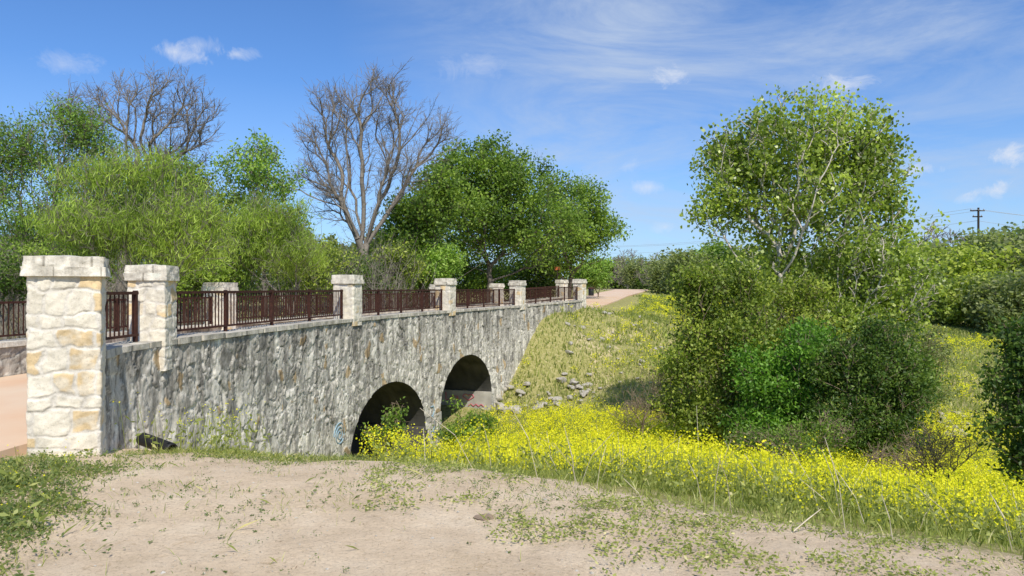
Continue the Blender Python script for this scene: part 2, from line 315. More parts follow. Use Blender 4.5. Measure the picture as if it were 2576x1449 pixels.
def panel(name,cv,off,sg,s0,s1,ztop,z0,res,arches,parent,mat,seed,cw=.19,ch=.31):
    ns=int((s1-s0)/res)+1; nz=max(4,int((1.-z0)/res)+1)
    S,T=np.meshgrid(np.linspace(s0,s1,ns),np.linspace(0,1,nz)); Z=z0+T*(ztop(S)-z0)
    keepc=np.ones((nz-1,ns-1),bool)
    ringu=np.zeros_like(S); ringm=np.zeros(S.shape,bool); ringv=ringu.copy()
    Sc=(S[:-1,:-1]+S[1:,1:])/2; Zc=(Z[:-1,:-1]+Z[1:,1:])/2
    for (sc,zs,a,b) in arches:
        e=np.where(Zc>zs,np.hypot((Sc-sc)/a,(Zc-zs)/b),np.abs(Sc-sc)/a); keepc&=e>=1
        dx=S-sc;dz=Z-zs; e=np.where(dz>0,np.hypot(dx/a,dz/b),np.abs(dx)/a); m=e<1; ee=np.maximum(e,.3)
        S=np.where(m,sc+dx/ee,S); Z=np.where(m&(dz>0),zs+dz/ee,Z)
        dx=S-sc;dz=Z-zs; e=np.where(dz>0,np.hypot(dx/a,dz/b),np.abs(dx)/a)
        rm=(e<1.2)&(dz>-.1); th=np.arctan2(dz/b,dx/a); ringm|=rm; ringu=np.where(rm,th*a/.2,ringu); ringv=np.where(rm,(e-1)*a/.45,ringv)
    w1=(fbm(S*3.5,Z*3.5,seed+40)-.5)*.26; w2=(fbm(S*3.5,Z*3.5,seed+50)-.5)*.26
    U=np.where(ringm,ringu+w1*3,(S+w1)/cw+.45*Z*np.sin(S*.7)); Vv=np.where(ringm,ringv+77.3,(Z+w2)/ch)
    ed,idn,cx,cy=vor(U,Vv,seed)
    ed2,id2,cx2,cy2=vor(U*1.9+5,Vv*1.7+3,seed+99)
    sp=(((idn*91.7)%1)>.6)&~ringm
    ed=np.where(sp,np.minimum(ed,ed2*.6),ed); idn=np.where(sp,(idn+id2*.37)%1,idn)
    big=sstep(.0,.08,ed)
    t1=((idn*29.3)%1-.5);t2=((idn*53.1)%1-.5)
    h=big*(.008+.016*((idn*17.7)%1))+big*(t1*cx+t2*cy)*.05+(fbm(S*20,Z*12,seed+3)-.5)*.026+(fbm(S*5,Z*5,seed+4)-.5)*.022
    h=np.maximum(h+.008,0)
    colr,mort=pal(idn,'wall')
    mf=sstep(.13,.03,ed)[...,None]; dirty=(fbm(S*1.6,Z*.8,seed+9)-.5)[...,None]
    mz=(.75+.32*vnoise(S*4,Z*4,seed+60))[...,None]
    colr=colr*(1-mf)+mort*mz*mf
    dk=sstep(.045,.010,ed)*((vnoise(S*6,Z*6,seed+61)>.45)); colr=colr*(1-.58*dk[...,None])
    top=ztop(S); drip=sstep(1.1+1.6*vnoise(S*2.1,S*0,seed+70),.0,(top-Z))*sstep(.25,.6,vnoise(S*5,Z*.5,seed+71)); colr=colr*(1-.38*drip[...,None])
    colr=colr*(1+dirty*.45)
    P=cv.pos(S.ravel())+cv.nor(S.ravel())*(sg*(off+h.ravel()))[:,None]
    V=np.column_stack([P,Z.ravel()])
    ii=(np.arange(nz-1)[:,None]*ns+np.arange(ns-1)[None,:])[keepc]; Q=np.stack([ii,ii+1,ii+ns+1,ii+ns],1)
    if sg<0: Q=Q[:,::-1]
    used=np.zeros(len(V),bool); used[Q.ravel()]=True; rem=np.cumsum(used)-1
    return mk(name,V[used],rem[Q],mat,parent,smooth=True,col=np.clip(colr.reshape(-1,3)[used],0,.9))
def rough_prism(w,d,z0,z1,res,seed,rnd=.03,amp=.02,kind='pillar',cells=True,top=True):
    n=max(4,int(w/res)); m=max(4,int(d/res)); a=w/2;b=d/2
    xs=np.linspace(-a,a,n,endpoint=False);ys=np.linspace(-b,b,m,endpoint=False)
    lp=np.concatenate([np.column_stack([xs,np.full(n,-b)]),np.column_stack([np.full(m,a),ys]),np.column_stack([-xs,np.full(n,b)]),np.column_stack([np.full(m,-a),-ys])])
    cr=np.column_stack([np.clip(lp[:,0],-a+rnd,a-rnd),np.clip(lp[:,1],-b+rnd,b-rnd)]); nr=unit(lp-cr); lp=cr+nr*rnd
    per=np.concatenate([[0],np.cumsum(np.linalg.norm(np.diff(lp,axis=0),axis=1))]); N_=len(lp); nz=max(3,int((z1-z0)/res)+1)
    Z,Uu=np.meshgrid(np.linspace(z0,z1,nz),per,indexing='ij')
    rg=np.random.default_rng(seed); wu=(fbm(Uu*4,Z*4,seed)-.5)*.17; wv=(fbm(Uu*4,Z*4,seed+5)-.5)*.17
    if cells:
        rows=[z0-.15]
        while rows[-1]<z1+.2: rows.append(rows[-1]+rg.uniform(.13,.30))
        rows=np.array(rows); ri=np.clip(np.searchsorted(rows,Z+wv)-1,0,len(rows)-2)
        ed=np.minimum(Z+wv-rows[ri],rows[ri+1]-Z-wv); cid=np.zeros(Z.shape); T=per[-1]+.02; lu=np.zeros(Z.shape); lv=(Z+wv-(rows[ri]+rows[ri+1])/2)
        for k in range(len(rows)-1):
            cs=[rg.uniform(-.3,-.1)]
            while cs[-1]<T+.2: cs.append(cs[-1]+rg.uniform(.13,.33))
            cs=np.array(cs); mk_=ri==k; uu=(Uu+wu)[mk_]; ci=np.clip(np.searchsorted(cs,uu)-1,0,len(cs)-2)
            ed[mk_]=np.minimum(ed[mk_],np.minimum(uu-cs[ci],cs[ci+1]-uu)); cid[mk_]=_h(np.full(ci.shape,k),ci,seed); lu[mk_]=uu-(cs[ci]+cs[ci+1])/2
        big=sstep(.004,.024,ed); h=big*amp*(.4+.6*((cid*17.3)%1))+big*(((cid*31.7)%1-.5)*lu+((cid*57.7)%1-.5)*lv)*.07+(fbm(Uu*16,Z*16,seed+8)-.5)*.018+(fbm(Uu*3,Z*3,seed+18)-.5)*.012
        colr,mort=pal(cid,kind); mf=sstep(.026,.014,ed)[...,None]
        och=fbm(Uu*7,Z*7,seed+2)[...,None]; sp_=sstep(.5,.66,fbm(Uu*5,Z*5,seed+77))[...,None]; isoch=(((cid*13.7)%1)<.20)[...,None]
        colr=np.where(isoch,colr*(1-sp_*.7)+np.array([.72,.66,.54])*sp_*.7,colr); colr=colr*(.82+.36*och)
        colr=colr*(1-mf)+mort*mf*(.9+.2*och)
    else:
        nzv=fbm(Uu*5,Z*9,seed+8)-.5; h=nzv*.06*(amp/.02)+(fbm(Uu*18,Z*18,seed+9)-.5)*.012
        colr=np.ones(Z.shape+(3,))*np.array([.66,.61,.51])*(.70+.6*fbm(Uu*6,Z*6,seed+2))[...,None]
        jt=(np.abs(((Uu+ .4*_h(np.zeros(1,int),np.zeros(1,int),seed)[0])%.42)-.21)<.008); colr=colr*(1-.5*jt[...,None]); h=h-.012*jt
    X=lp[None,:,0]+nr[None,:,0]*h; Y=lp[None,:,1]+nr[None,:,1]*h
    V=np.stack([X,Y,Z],-1).reshape(-1,3); C_=colr.reshape(-1,3)
    i=np.arange(nz-1)[:,None]*N_+np.arange(N_)[None,:]; j=np.arange(nz-1)[:,None]*N_+(np.arange(N_)[None,:]+1)%N_
    Q=np.stack([i,j,j+N_,i+N_],-1).reshape(-1,4); Fs=[Q]
    def lid(V,C_,row,zb,sgn,amp_,last_scale):
        ring=V[row:row+N_].copy(); K_=max(3,int(a/res/1.6)); o=len(V); Vt=[ring]
        for k in range(1,K_+1):
            f=1-k/K_*last_scale; x=ring[:,0]*f; y=ring[:,1]*f
            zz=zb+sgn*((fbm(x*7+9,y*7,seed+30)-.5)*amp_*min(1,k/3)+.001*k); Vt.append(np.column_stack([x,y,zz]))
        Fl=[]
        for k in range(K_):
            p_=o+k*N_+np.arange(N_); c_=p_+N_; q_=np.stack([p_,np.roll(p_,-1),np.roll(c_,-1),c_],1); Fl.append(q_ if sgn>0 else q_[:,::-1])
        Vt=np.vstack(Vt); return np.vstack([V,Vt]),np.vstack([C_,np.ones((len(Vt),3))*np.array([.60,.56,.48])*(.8+.4*fbm(Vt[:,0]*9,Vt[:,1]*9,seed))[:,None]]),Fl
    if top: V,C_,Fl=lid(V,C_,(nz-1)*N_,z1,1,.02,.995); Fs+=Fl
    if top and not cells: V,C_,Fl=lid(V,C_,0,z0,-1,.0,.4); Fs+=Fl
    return V,np.concatenate(Fs),np.clip(C_,0,.88)
bridge=empty('stone_bridge',(-4.68,7.8,0),'pale rubble stone footbridge with two arches, square pillars and rusty railings curving away','bridge')
def bp(o): o.parent=bridge; o.location=(4.68,-7.8,0); return o
def s_at(px):
    s=np.linspace(nS[1],NC.T,4000); p=NC.pos(s)+NC.nor(s)*.2; return s[np.argmin(np.abs(CX+F*p[:,0]/p[:,1]-px))]
a1=(s_at(878)+s_at(1068))/2; a1w=(s_at(1068)-s_at(878))/2; a2=(s_at(1107)+s_at(1235))/2; a2w=(s_at(1235)-s_at(1107))/2
AR=[(a1,-2.36,a1w,1.57),(a2,-2.10,a2w,1.52)]
bp(panel('spandrel_wall',NC,.20,1,.2,NC.T,lambda s:zn(s)-.07,-3.9,.022,AR,None,M['wall'],3))
bp(panel('parapet_inner_face',NC,.18,-1,.2,NC.T,lambda s:zn(s)-.07,0.0,.06,[],None,M['wall'],5,.3,.25))
bp(panel('parapet_inner_face',FC,.18,1,0,FC.T,lambda s:zf(s)-.07,0.0,.035,[],None,M['wall'],6,.36,.28))
far_ar=[]
for (sc,zs,a,b) in AR:
    p0=NC.pos(sc); nrm=NC.nor(sc); q=p0-nrm*4.3; far_ar.append((FC.near(q),zs,a,b))
bp(panel('spandrel_wall',FC,.20,-1,0,FC.T,lambda s:zf(s)-.07,-3.9,.09,far_ar,None,M['wall'],9))
for k,(sc,zs,a,b) in enumerate(AR):
    nrm=NC.nor(sc); th=np.linspace(0,math.pi,49); so=np.concatenate([[sc+a],sc+a*np.cos(th),[sc-a]]); zo=np.concatenate([[zs],zs+b*np.sin(th),[zs]])
    P0=NC.pos(so)+NC.nor(so)*.225; L=5.0; rows=60; V=[]
    for r in range(rows+1):
        t=r/rows; rib=(.02 if (r%4)<2 else 0)*(r>2)
        V.append(np.column_stack([P0-nrm*(L*t),zo+rib]))
    V=np.vstack(V); m=len(so); ii=(np.arange(rows)[:,None]*m+np.arange(m-1)[None,:]).ravel(); Q=np.stack([ii,ii+1,ii+m+1,ii+m],1)
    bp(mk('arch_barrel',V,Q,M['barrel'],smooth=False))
    for sd in (1,-1):
        p=NC.pos(sc+sd*a)+NC.nor(sc+sd*a)*.23; tn=NC.tan(sc)*sd; q=p-nrm*L; th_=.12
        V,Q=boxes([(((p[0]+q[0])/2+tn[0]*(th_-.05),(p[1]+q[1])/2+tn[1]*(th_-.05),(zs-3.9)/2),(-nrm[0]*L/2,-nrm[1]*L/2,0),(tn[0]*th_,tn[1]*th_,0),(0,0,(zs+3.9)/2))])
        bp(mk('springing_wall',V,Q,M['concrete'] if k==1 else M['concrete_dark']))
def coping(cv,zfun,s0,s1,seed):
    Vs=[];Qs=[];Cs=[];o=0;s=s0;rg=np.random.default_rng(seed)
    while s<s1-.05:
        l=min(rg.uniform(.45,.9),s1-s); V,Q,C_=rough_prism(.50+rg.uniform(-.02,.03),l-.012,-.07+rg.uniform(-.01,0),0+rg.uniform(-.006,.012),.04,int(rg.integers(1e6)),.012,.012,cells=False)
        sm=s+l/2;p=cv.pos(sm);n=cv.nor(sm);t=cv.tan(sm)
        Wd=np.column_stack([p[0]+V[:,0]*n[0]+V[:,1]*t[0],p[1]+V[:,0]*n[1]+V[:,1]*t[1],V[:,2]+zfun(sm)])
        Vs.append(Wd);Qs.append(Q+o);Cs.append(C_*rg.uniform(.75,1.05));o+=len(V);s+=l
    return bp(mk('coping',np.vstack(Vs),np.vstack(Qs),M['cope'],smooth=True,col=np.vstack(Cs)))
coping(NC,zn,.25,NC.T,1); coping(FC,zf,0,FC.T,2)
def pillar(x,y,ang,ztop,zb,res,seed,label=None,w=.62,ov=.12):
    V,Q,C_=rough_prism(w,w,zb,ztop-.19,res,seed,.020,.012,top=False)
    ca,sa=math.cos(ang),math.sin(ang)
    def tr(V): return np.column_stack([x+V[:,0]*ca-V[:,1]*sa,y+V[:,0]*sa+V[:,1]*ca,V[:,2]])
    sh=bp(mk('pillar',tr(V),Q,M['pillar'],smooth=True,col=C_))
    if label: sh['label']=label
    V,Q,C_=rough_prism(w+ov,w+ov,ztop-.20,ztop-.105,res,seed+1,.010,.014,cells=False); V2,Q2,C2=rough_prism(w+ov*.6,w+ov*.6,ztop-.107,ztop,res,seed+2,.010,.018,cells=False)
    cap=mk('pillar_cap',np.vstack([tr(V),tr(V2)]),np.vstack([Q,Q2+len(V)]),M['cope'],smooth=True,col=np.clip(np.vstack([C_,C2])*1.1,0,.8))
    cap.parent=sh
for k,(p,s) in enumerate(zip(nearP,nS)):
    t=NC.tan(s); ang=math.atan2(t[1],t[0])-math.pi/2
    if k==0: ang=math.radians(25)
    if k==1: ang=math.radians(7)
    pillar(p[0],p[1],ang,zn(s)+1.0+(.02 if k==0 else 0),-.25 if k==0 else (.55 if k==1 else .78),.010 if k<2 else .025,[253,117,122,133,144,155][k],'cream stone end pillar with ochre blocks' if k==0 else None,[.64,.47,.50,.50,.50,.50][k],[.10,.08,.08,.08,.08,.08][k])
for k,(p,s) in enumerate(zip(farP,fS)):
    t=FC.tan(s); ang=math.atan2(t[1],t[0])-math.pi/2
    pillar(p[0],p[1],ang,zf(s)+1.0,.1,.03,300+k*11,None,.54,.08)
def railing(cv,zfun,s0,s1):
    L=s1-s0; B=[]; n=int(L/.098); Z=np.array([0,0,1.])
    def fr(s): t=cv.tan(s); return np.array([t[0],t[1],0]),np.array([t[1],-t[0],0])
    for i in range(n+1):
        s=s0+L*i/n; p=cv.pos(s); t,nn_=fr(s); B.append(((p[0],p[1],zfun(s)+.35),t*.0075,nn_*.0075,Z*.275))
    m=max(2,int(L/.5))
    for i in range(m):
        sa=s0+L*i/m; sb=s0+L*(i+1)/m; pa_=cv.pos(sa);pb=cv.pos(sb);t=np.array([(pb-pa_)[0],(pb-pa_)[1],zfun(sb)-zfun(sa)])/2; nn_=unit(np.array([t[1],-t[0],0])); z=(zfun(sa)+zfun(sb))/2
        for zz,hh in ((.09,.015),(.635,.019)): B.append((((pa_+pb)[0]/2,(pa_+pb)[1]/2,z+zz),t,nn_*.022,Z*hh))
    V,Q=boxes(B); r=bp(mk('railing',V,Q,M['rust']))
    k=max(1,round(L/1.6))
    for i in range(k+1):
        s=s0+.04+(L-.08)*i/k; p=cv.pos(s); t,nn_=fr(s); V,Q=boxes([((p[0],p[1],zfun(s)+.328),t*.022,nn_*.024,Z*.34)]); mk('railing_post',V,Q,M['rust'],r)
for i in range(5): railing(NC,zn,nS[i]+(.40 if i==0 else .30),nS[i+1]-(.36 if i==0 else .30))
for i in range(6): railing(FC,zf,fS[i]+.33,fS[i+1]-.33)
def stroke(name,pts,r,mat):
    pts=np.array(pts,float); V,Q=tubes(pts[:-1],pts[1:],np.full(len(pts)-1,r),np.full(len(pts)-1,r),5); return bp(mk(name,V,Q,mat,smooth=True))
def wallpt(s,z,o=.222): p=NC.pos(s)+NC.nor(s)*o; return (p[0],p[1],z)
s0=s_at(852)
th=np.linspace(0,5*math.pi,60); stroke('blue_spiral_graffiti',[wallpt(s0+(.05+.016*t)*math.cos(t),-1.56+(.05+.016*t)*math.sin(t)*.9) for t in th],.015,M['blue'])
s1_=s_at(1086)
Bp=[(-.2,.45),(0.1,.45),(.2,.3),(.05,.18),(-.1,.16),(.12,.1),(.25,-.1),(.1,-.3),(-.2,-.28)]
stroke('blue_letter_graffiti',[wallpt(s1_+a*.7,-2.3+b) for a,b in Bp],.018,M['blue'])
sc,zs,a,b=AR[1]; p0=NC.pos(sc+a)+NC.nor(sc)*.15; nr_=NC.nor(sc); tn=NC.tan(sc)
def inner(u,z): q=p0-nr_*u-tn*(.074); return (q[0],q[1],z)
glyph={'N':[[(0,0),(0,1),(.6,0),(.6,1)]],'a':[[(.5,.5),(.1,.5),(0,.2),(.3,0),(.5,.3),(.5,.5),(.55,0)]],'b':[[(0,1),(0,0),(.4,0),(.5,.3),(.3,.5),(0,.4)]],'l':[[(.1,1),(.1,0),(.3,0)]],'h':[[(.4,0),(0,.5),(.1,.8),(.3,.8),(.4,.6),(.5,.8),(.7,.8),(.8,.5),(.4,0)]]}
cu=3.0
for ch,wd in (('N',.75),('a',.7),('b',.65),('l',.4),('a',.8),('h',.9)):
    for gl in glyph[ch]: stroke('red_writing_graffiti',[inner(cu-x*.55,-2.44+y*.27) for x,y in gl],.016,M['red'])
    cu-=wd*.6
stroke('pink_scrawl_graffiti',[inner(.8-.1*i,-2.64+.08*(i%2)) for i in range(7)],.016,M['red'])
# ------------------------------------------------------------ trees
def jag(bl,k=6):
    out=[tuple(b) for b in bl]
    for b in bl:
        for _ in range(k):
            u=unit(rng.normal(size=3)); u[2]=abs(u[2])*.9-.1; f=rng.uniform(.8,1.2); r=rng.uniform(.16,.38)
            out.append((b[0]+u[0]*b[3]*f,b[1]+u[1]*b[4]*f,b[2]+u[2]*b[5]*f,b[3]*r,b[4]*r,b[5]*r*1.2))
    return out
def samp(blobs,n,shell=.5):
    w=np.array([(b[3]*b[4]*b[5])**.75 for b in blobs]); w=w/w.sum(); k=rng.choice(len(blobs),n,p=w); B=np.array(blobs)
    u=unit(rng.normal(size=(n,3))); r=rng.random(n)**(shell)
    return B[k,:3]+u*r[:,None]*B[k,3:6]
def grow(base,top,att,bf,seg=.5,ntr=6,skip=2,wob=.05,smooth=2):
    cap=len(att)*6+60; P=np.zeros((cap,3)); L=np.zeros(cap); par=np.full(cap,-1); n=0
    for i in range(ntr+1):
        t=i/ntr; P[n]=base*(1-t)+top*t+(rng.normal(size=3)*.05*np.linalg.norm(top-base)/ntr*2*(0<i<ntr)); par[n]=n-1; L[n]=0 if n==0 else L[n-1]+np.linalg.norm(P[n]-P[n-1]); n+=1
    order=np.argsort(np.linalg.norm(att-top,axis=1)); tips=[]
    for p in att[order]:
        D=np.linalg.norm(P[skip:n]-p,axis=1); j=skip+int(np.argmin(D+bf*L[skip:n])); dist=np.linalg.norm(P[j]-p)
        k=min(5,int(dist/seg)+1); a=P[j].copy(); off=rng.normal(size=3)*wob*dist; prev=j
        for i in range(1,k+1):
            t=i/k; P[n]=a*(1-t)+p*t+off*math.sin(math.pi*t); par[n]=prev; L[n]=L[prev]+np.linalg.norm(P[n]-P[prev]); prev=n; n+=1
            if n>=cap-6: break
        tips.append(prev)
        if n>=cap-6: break
    P=P[:n];par=par[:n]; cnt=np.ones(n)
    nch=np.bincount(par[1:],minlength=n)
    for i in range(n-1,0,-1): cnt[par[i]]+=cnt[i]
    for _ in range(smooth):
        cs=np.zeros((n,3)); np.add.at(cs,par[1:],P[1:]); it=(nch>0)&(np.arange(n)>0)
        Pn=P.copy(); Pn[it]=.5*P[it]+.25*P[par[it]]+.25*cs[it]/nch[it][:,None]; P=Pn
    return P,par,cnt,np.array(tips)
def tree(name,label,cat,base,blobs,natt,rbase,bark,leaf=None,nl=0,ls=.1,asp=.7,spread=.25,bf=.35,top=None,shell=.4,group=None,up=None,tiprad=.006,extra=0,keep=1.,tonebias=0,skip=2,wob=.05,seg=.5,thick=.47,jg=5,twl=1.,gam=2.,seeds=None,smooth=2):
    base=np.array(base,float)
    if jg: blobs=jag(blobs,jg)
    B=np.array(blobs)
    if top is None: top=base+(B[:,:3].mean(0)-base)*.35
    att=samp(blobs,natt,shell)
    if seeds is not None: att=np.vstack([att,np.array(seeds,float)])
    P,par,cnt,tips=grow(base,np.array(top,float),att,bf,seg=seg,skip=skip,wob=wob,smooth=smooth)
    r=np.maximum(rbase*(cnt/cnt[0])**thick,tiprad)
    root=empty(name,base,label,cat,group)
    ch=np.arange(1,len(P)); p0=P[par[ch]]; p1=P[ch]; r1=r[ch]; r0=np.minimum(r[par[ch]],r1*1.25)
    r0=np.where(par[ch]==0,r0*1.3,r0)
    V,Q=tubes(p0-base,p1-base,r0,r1,5)
    if extra:
        k=rng.choice(tips,extra); d=unit(P[k]-P[par[k]]+rng.normal(size=(extra,3))*.3+np.array([0,0,.2])); l=rng.uniform(.15,.5,extra)[:,None]*(spread*2.2)*twl
        a=P[k]-(P[k]-P[par[k]])*rng.random((extra,1)); b_=a+d*l; mid=(a+b_)/2+rng.normal(size=(extra,3))*.05*l
        c1=mid+unit(d+rng.normal(size=(extra,3))*.5)*l*.45
        v1,q1=tubes(np.vstack([a,mid,mid])-base,np.vstack([mid,b_,c1])-base,np.full(3*extra,tiprad*.85),np.full(3*extra,tiprad*.5),3)
        Q=[Q,q1+len(V)]; V=np.vstack([V,v1])
    mk('trunk',V,Q,bark,root,smooth=True)
    if leaf:
        k=rng.random(len(tips))<keep; tp=tips[k]
        cnt_=np.maximum(1,(nl*rng.gamma(gam,1/gam,len(tp))).astype(int)); idx=np.repeat(tp,cnt_); m=len(idx)
        pos=P[idx]+rng.normal(size=(m,3))*spread*np.array([1,1,.8])
        U=None
        if up is not None: U=unit(rng.normal(size=(m,3))*up[1]+np.array(up[0]))
        size=ls*rng.uniform(.6,1.3,m); V,Q=leafq(pos-base,size,size*asp,U)
        ct=rng.normal(size=len(P))*.2
        cl=fbm(pos[:,0]*.9+pos[:,1]*.4,pos[:,2]*.9,5)-.5
        tone=np.clip(.5+tonebias+ct[idx]+cl*.7+rng.normal(size=m)*.17,0,1)
        mk('crown',V,Q,leaf,root,tone=tone)
    return root
def B(px,py,rx,ry,d,dep=.8,dd=0):
    p=W(px,py,d+dd); return (p[0],p[1],p[2],rx/F*d,rx/F*d*dep,ry/F*d)
def Bs(px,d): x=(px-CX)/F*d; return (x,d,H1(x,d)-.1)
D=20.
tree('cottonwood_tree','tall pale-barked tree with open rounded crown rising above the bushes at right','tree',Bs(1975,D),
  [B(2020,370,200,145,D),B(1890,370,120,100,D),B(2140,360,120,100,D),B(1840,450,100,100,D),B(2200,450,90,120,D),B(1800,540,65,70,D),B(2230,610,100,120,D),B(2020,520,190,120,D),B(2240,540,55,80,D),B(1960,670,130,80,D),B(2140,700,130,100,D),B(2280,700,60,80,D)],
  1900,.15,M['palebark'],M['leaf_cotton'],20,.108,.85,.19,bf=.45,top=W(1970,930,D),shell=.42,extra=2000,tiprad=.011,skip=4,thick=.45,keep=.92,seg=.35,jg=2,gam=1.5,tonebias=.05)
tree('cottonwood_tree','second slim pale-stemmed tree leaning right behind the dark bush','tree',Bs(2100,19),
  [B(2250,740,100,100,19),B(2200,660,90,90,19),B(2150,790,120,90,19),B(2290,820,50,80,19)],600,.09,M['palebark'],M['leaf_cotton'],17,.095,.8,.18,bf=.5,shell=.45,extra=900,tiprad=.010,gam=1.4)
def bush(label,px,d,blobs,n,nl,leaf,ls=.07,asp=.5,spread=.16,bark='brownbark',rb_=.05,name='bush',tb=0,extra=300,jg=8,**kw):
    return tree(name,label,'bush',Bs(px,d),blobs,n,rb_,M[bark],M[leaf],nl,ls,asp,spread*.9,bf=.55,top=np.array(Bs(px,d))+np.array([0,0,.3]),shell=.55,extra=extra,tonebias=tb,skip=1,tiprad=.005,jg=jg,twl=2.2,gam=1.3,**kw)
bush('loose yellow-green bush at the left foot of the tall cottonwood',1800,17.5,[B(1760,780,75,120,17.5),B(1850,720,80,70,17.5),B(1720,930,75,100,17.5),B(1850,900,120,160,17.5),B(1800,1050,130,60,17.5),B(1690,1040,50,50,17.5)],1350,26,'leaf_yellow',.085,.6,.16,tb=-.04,extra=700)
bush('tall olive bush right behind the bright green one, under the cottonwood stems',2020,19,[B(1960,840,130,100,19),B(2090,820,130,90,19),B(1890,780,70,80,19),B(2040,760,80,60,19)],900,23,'leaf_yellow',.09,.55,.18,tb=-.05,extra=800)
bush('bright green bush in the middle, below the cottonwood trunk',1980,16.8,[B(1980,960,120,100,16.5),B(2040,890,90,75,16.5),B(1940,1060,100,70,16.5)],950,28,'leaf_bright',.095,.5,.16,tb=.06,extra=400)
bush('large dark fine-leaved bush on the right of the bright green one',2200,15.5,[B(2190,930,110,100,15.5),B(2250,1010,95,90,15.5),B(2150,1050,90,80,15.5),B(2240,860,60,70,15.5),B(2300,950,40,80,15.5),B(2200,1100,100,45,15.5)],1300,30,'leaf_dark',.085,.42,.15,tb=.02,extra=800,jg=9)
bush('small sprawling green bush in front of the big bushes',2000,13.2,[B(1980,1115,120,35,13.2),B(2090,1090,70,50,13.2),B(1880,1110,60,30,13.2)],400,13,'leaf_dense',.06,.4,.12,tb=-.05,extra=350)
bush('dark leafy bush cut off by the right edge of the view',2600,11,[B(2590,900,75,90,11),B(2620,1050,90,120,11),B(2590,1170,60,50,11),B(2510,960,25,50,11),B(2500,1080,25,40,11)],620,20,'leaf_dark',.09,.45,.13,tb=.05,extra=500)
bush('yellow-green low bush behind the rocks at right',2330,24,[B(2330,900,60,80,24),B(2290,990,80,50,24)],300,24,'leaf_olive',.09,.5,.2)
def bare(label,px,d,blobs,n,rb_,bark='brownbark',bf=.5,name='bare_shrub',cat='shrub',extra=300,spread=.3,top=None,tiprad=.004,**kw):
    return tree(name,label,cat,Bs(px,d),blobs,n,rb_,M[bark],bf=bf,top=top if top is not None else np.array(Bs(px,d))+np.array([0,0,.3]),shell=.5,extra=extra,spread=spread,skip=kw.pop('skip',1),tiprad=tiprad,**kw)
bare('leafless brown shrub between the yellow flowers and the loose green bush',1610,17.5,[B(1600,1040,70,55,17.5),B(1640,980,40,60,17.5)],360,.03,extra=400)
bare('leafless brown shrub under the dark bush at lower right',2360,12.2,[B(2350,1140,90,70,12.2),B(2280,1170,80,45,12.2)],460,.03,extra=600)
# behind the bridge
tree('leafy_tree','tall mid-green tree at the left edge with twigs above its crown','tree',Bs(70,22),[B(30,420,100,130,22),B(150,360,90,110,22),B(60,590,150,110,22),B(230,340,60,80,22),B(-60,420,110,150,22),B(200,540,130,130,22),B(280,430,70,90,22)],1750,.10,M['greybark'],M['leaf_fresh'],22,.10,.42,.18,bf=.6,extra=2600,tonebias=-.12,shell=.55,twl=3.2,jg=8,gam=1.3)
tree('feathery_tree','feathery lime-green tree behind the second bridge pillar','tree',Bs(330,17.5),[B(360,570,150,80,17.5),B(240,590,110,90,17.5),B(470,620,110,80,17.5),B(290,460,55,80,17.5),B(380,440,50,70,17.5),B(460,500,45,70,17.5),B(540,560,40,60,17.5),B(200,470,50,80,17.5)],950,.06,M['greybark'],M['leaf_lime'],30,.18,.10,.19,bf=.65,up=((.15,-.1,.9),.55),extra=1700,skip=1,top=np.array(Bs(330,17.5))+np.array([0,0,.5]),twl=3.2,jg=8,tonebias=.05,gam=1.4)
tree('feathery_tree','small feathery lime-green tree left of the big leafless tree','tree',Bs(680,22),[B(660,580,65,90,22),B(740,640,80,70,22),B(610,630,70,70,22),B(720,550,40,50,22)],560,.05,M['greybark'],M['leaf_lime'],30,.20,.10,.2,bf=.65,up=((.15,-.1,.9),.55),extra=900,skip=1,top=np.array(Bs(680,22))+np.array([0,0,.5]),twl=2.8,jg=8,tonebias=.05,gam=1.4)
tree('young_leafy_tree','slim fresh-green tree with sparse leaves left of the leafless tree','tree',Bs(665,29),[B(650,400,45,55,29),B(690,470,55,65,29),B(620,470,45,80,29),B(670,590,90,80,29),B(580,420,25,50,29)],640,.08,M['greybark'],M['leaf_fresh'],15,.13,.6,.21,bf=.55,extra=1200,twl=2.4,tonebias=-.05,jg=8,gam=1.3)
tree('bare_tree','gnarled leafless tree behind the left hand green trees','tree',Bs(300,31),[B(440,290,110,95,31),B(330,270,90,75,31),B(500,310,60,70,31),B(400,400,120,60,31),B(210,300,80,80,31)],480,.19,M['greybark'],bf=.40,extra=1900,spread=.5,tiprad=.009,wob=.16,top=W(320,560,31),skip=3,thick=.47,seg=.6,twl=1.5)
tree('leafy_tree','dark green rounded tree behind the feathery lime-green tree','tree',Bs(450,28),[B(440,450,90,60,28),B(520,520,90,80,28),B(400,540,120,90,28)],600,.10,M['bark'],M['leaf_dense'],20,.14,.5,.26,bf=.45,extra=1000,tonebias=.0,twl=2.4,gam=1.3)
limb=[]
for (tx,ty,dd) in [(780,330,-.8),(850,260,1.),(905,230,-.5),(960,200,.6),(1030,260,-1.),(1110,320,.8),(1000,360,1.6),(830,430,-1.6)]:
    for t in np.linspace(.12,.95,10): q0=W(914,640,34); q1=W(tx,ty,34+dd); p=q0*(1-t)+q1*t; p[0]-=(q1[0]-q0[0])*.077*math.sin(math.pi*t); p[2]-=.10*math.sin(math.pi*t)*abs(q1[0]-q0[0]); limb.append(p)
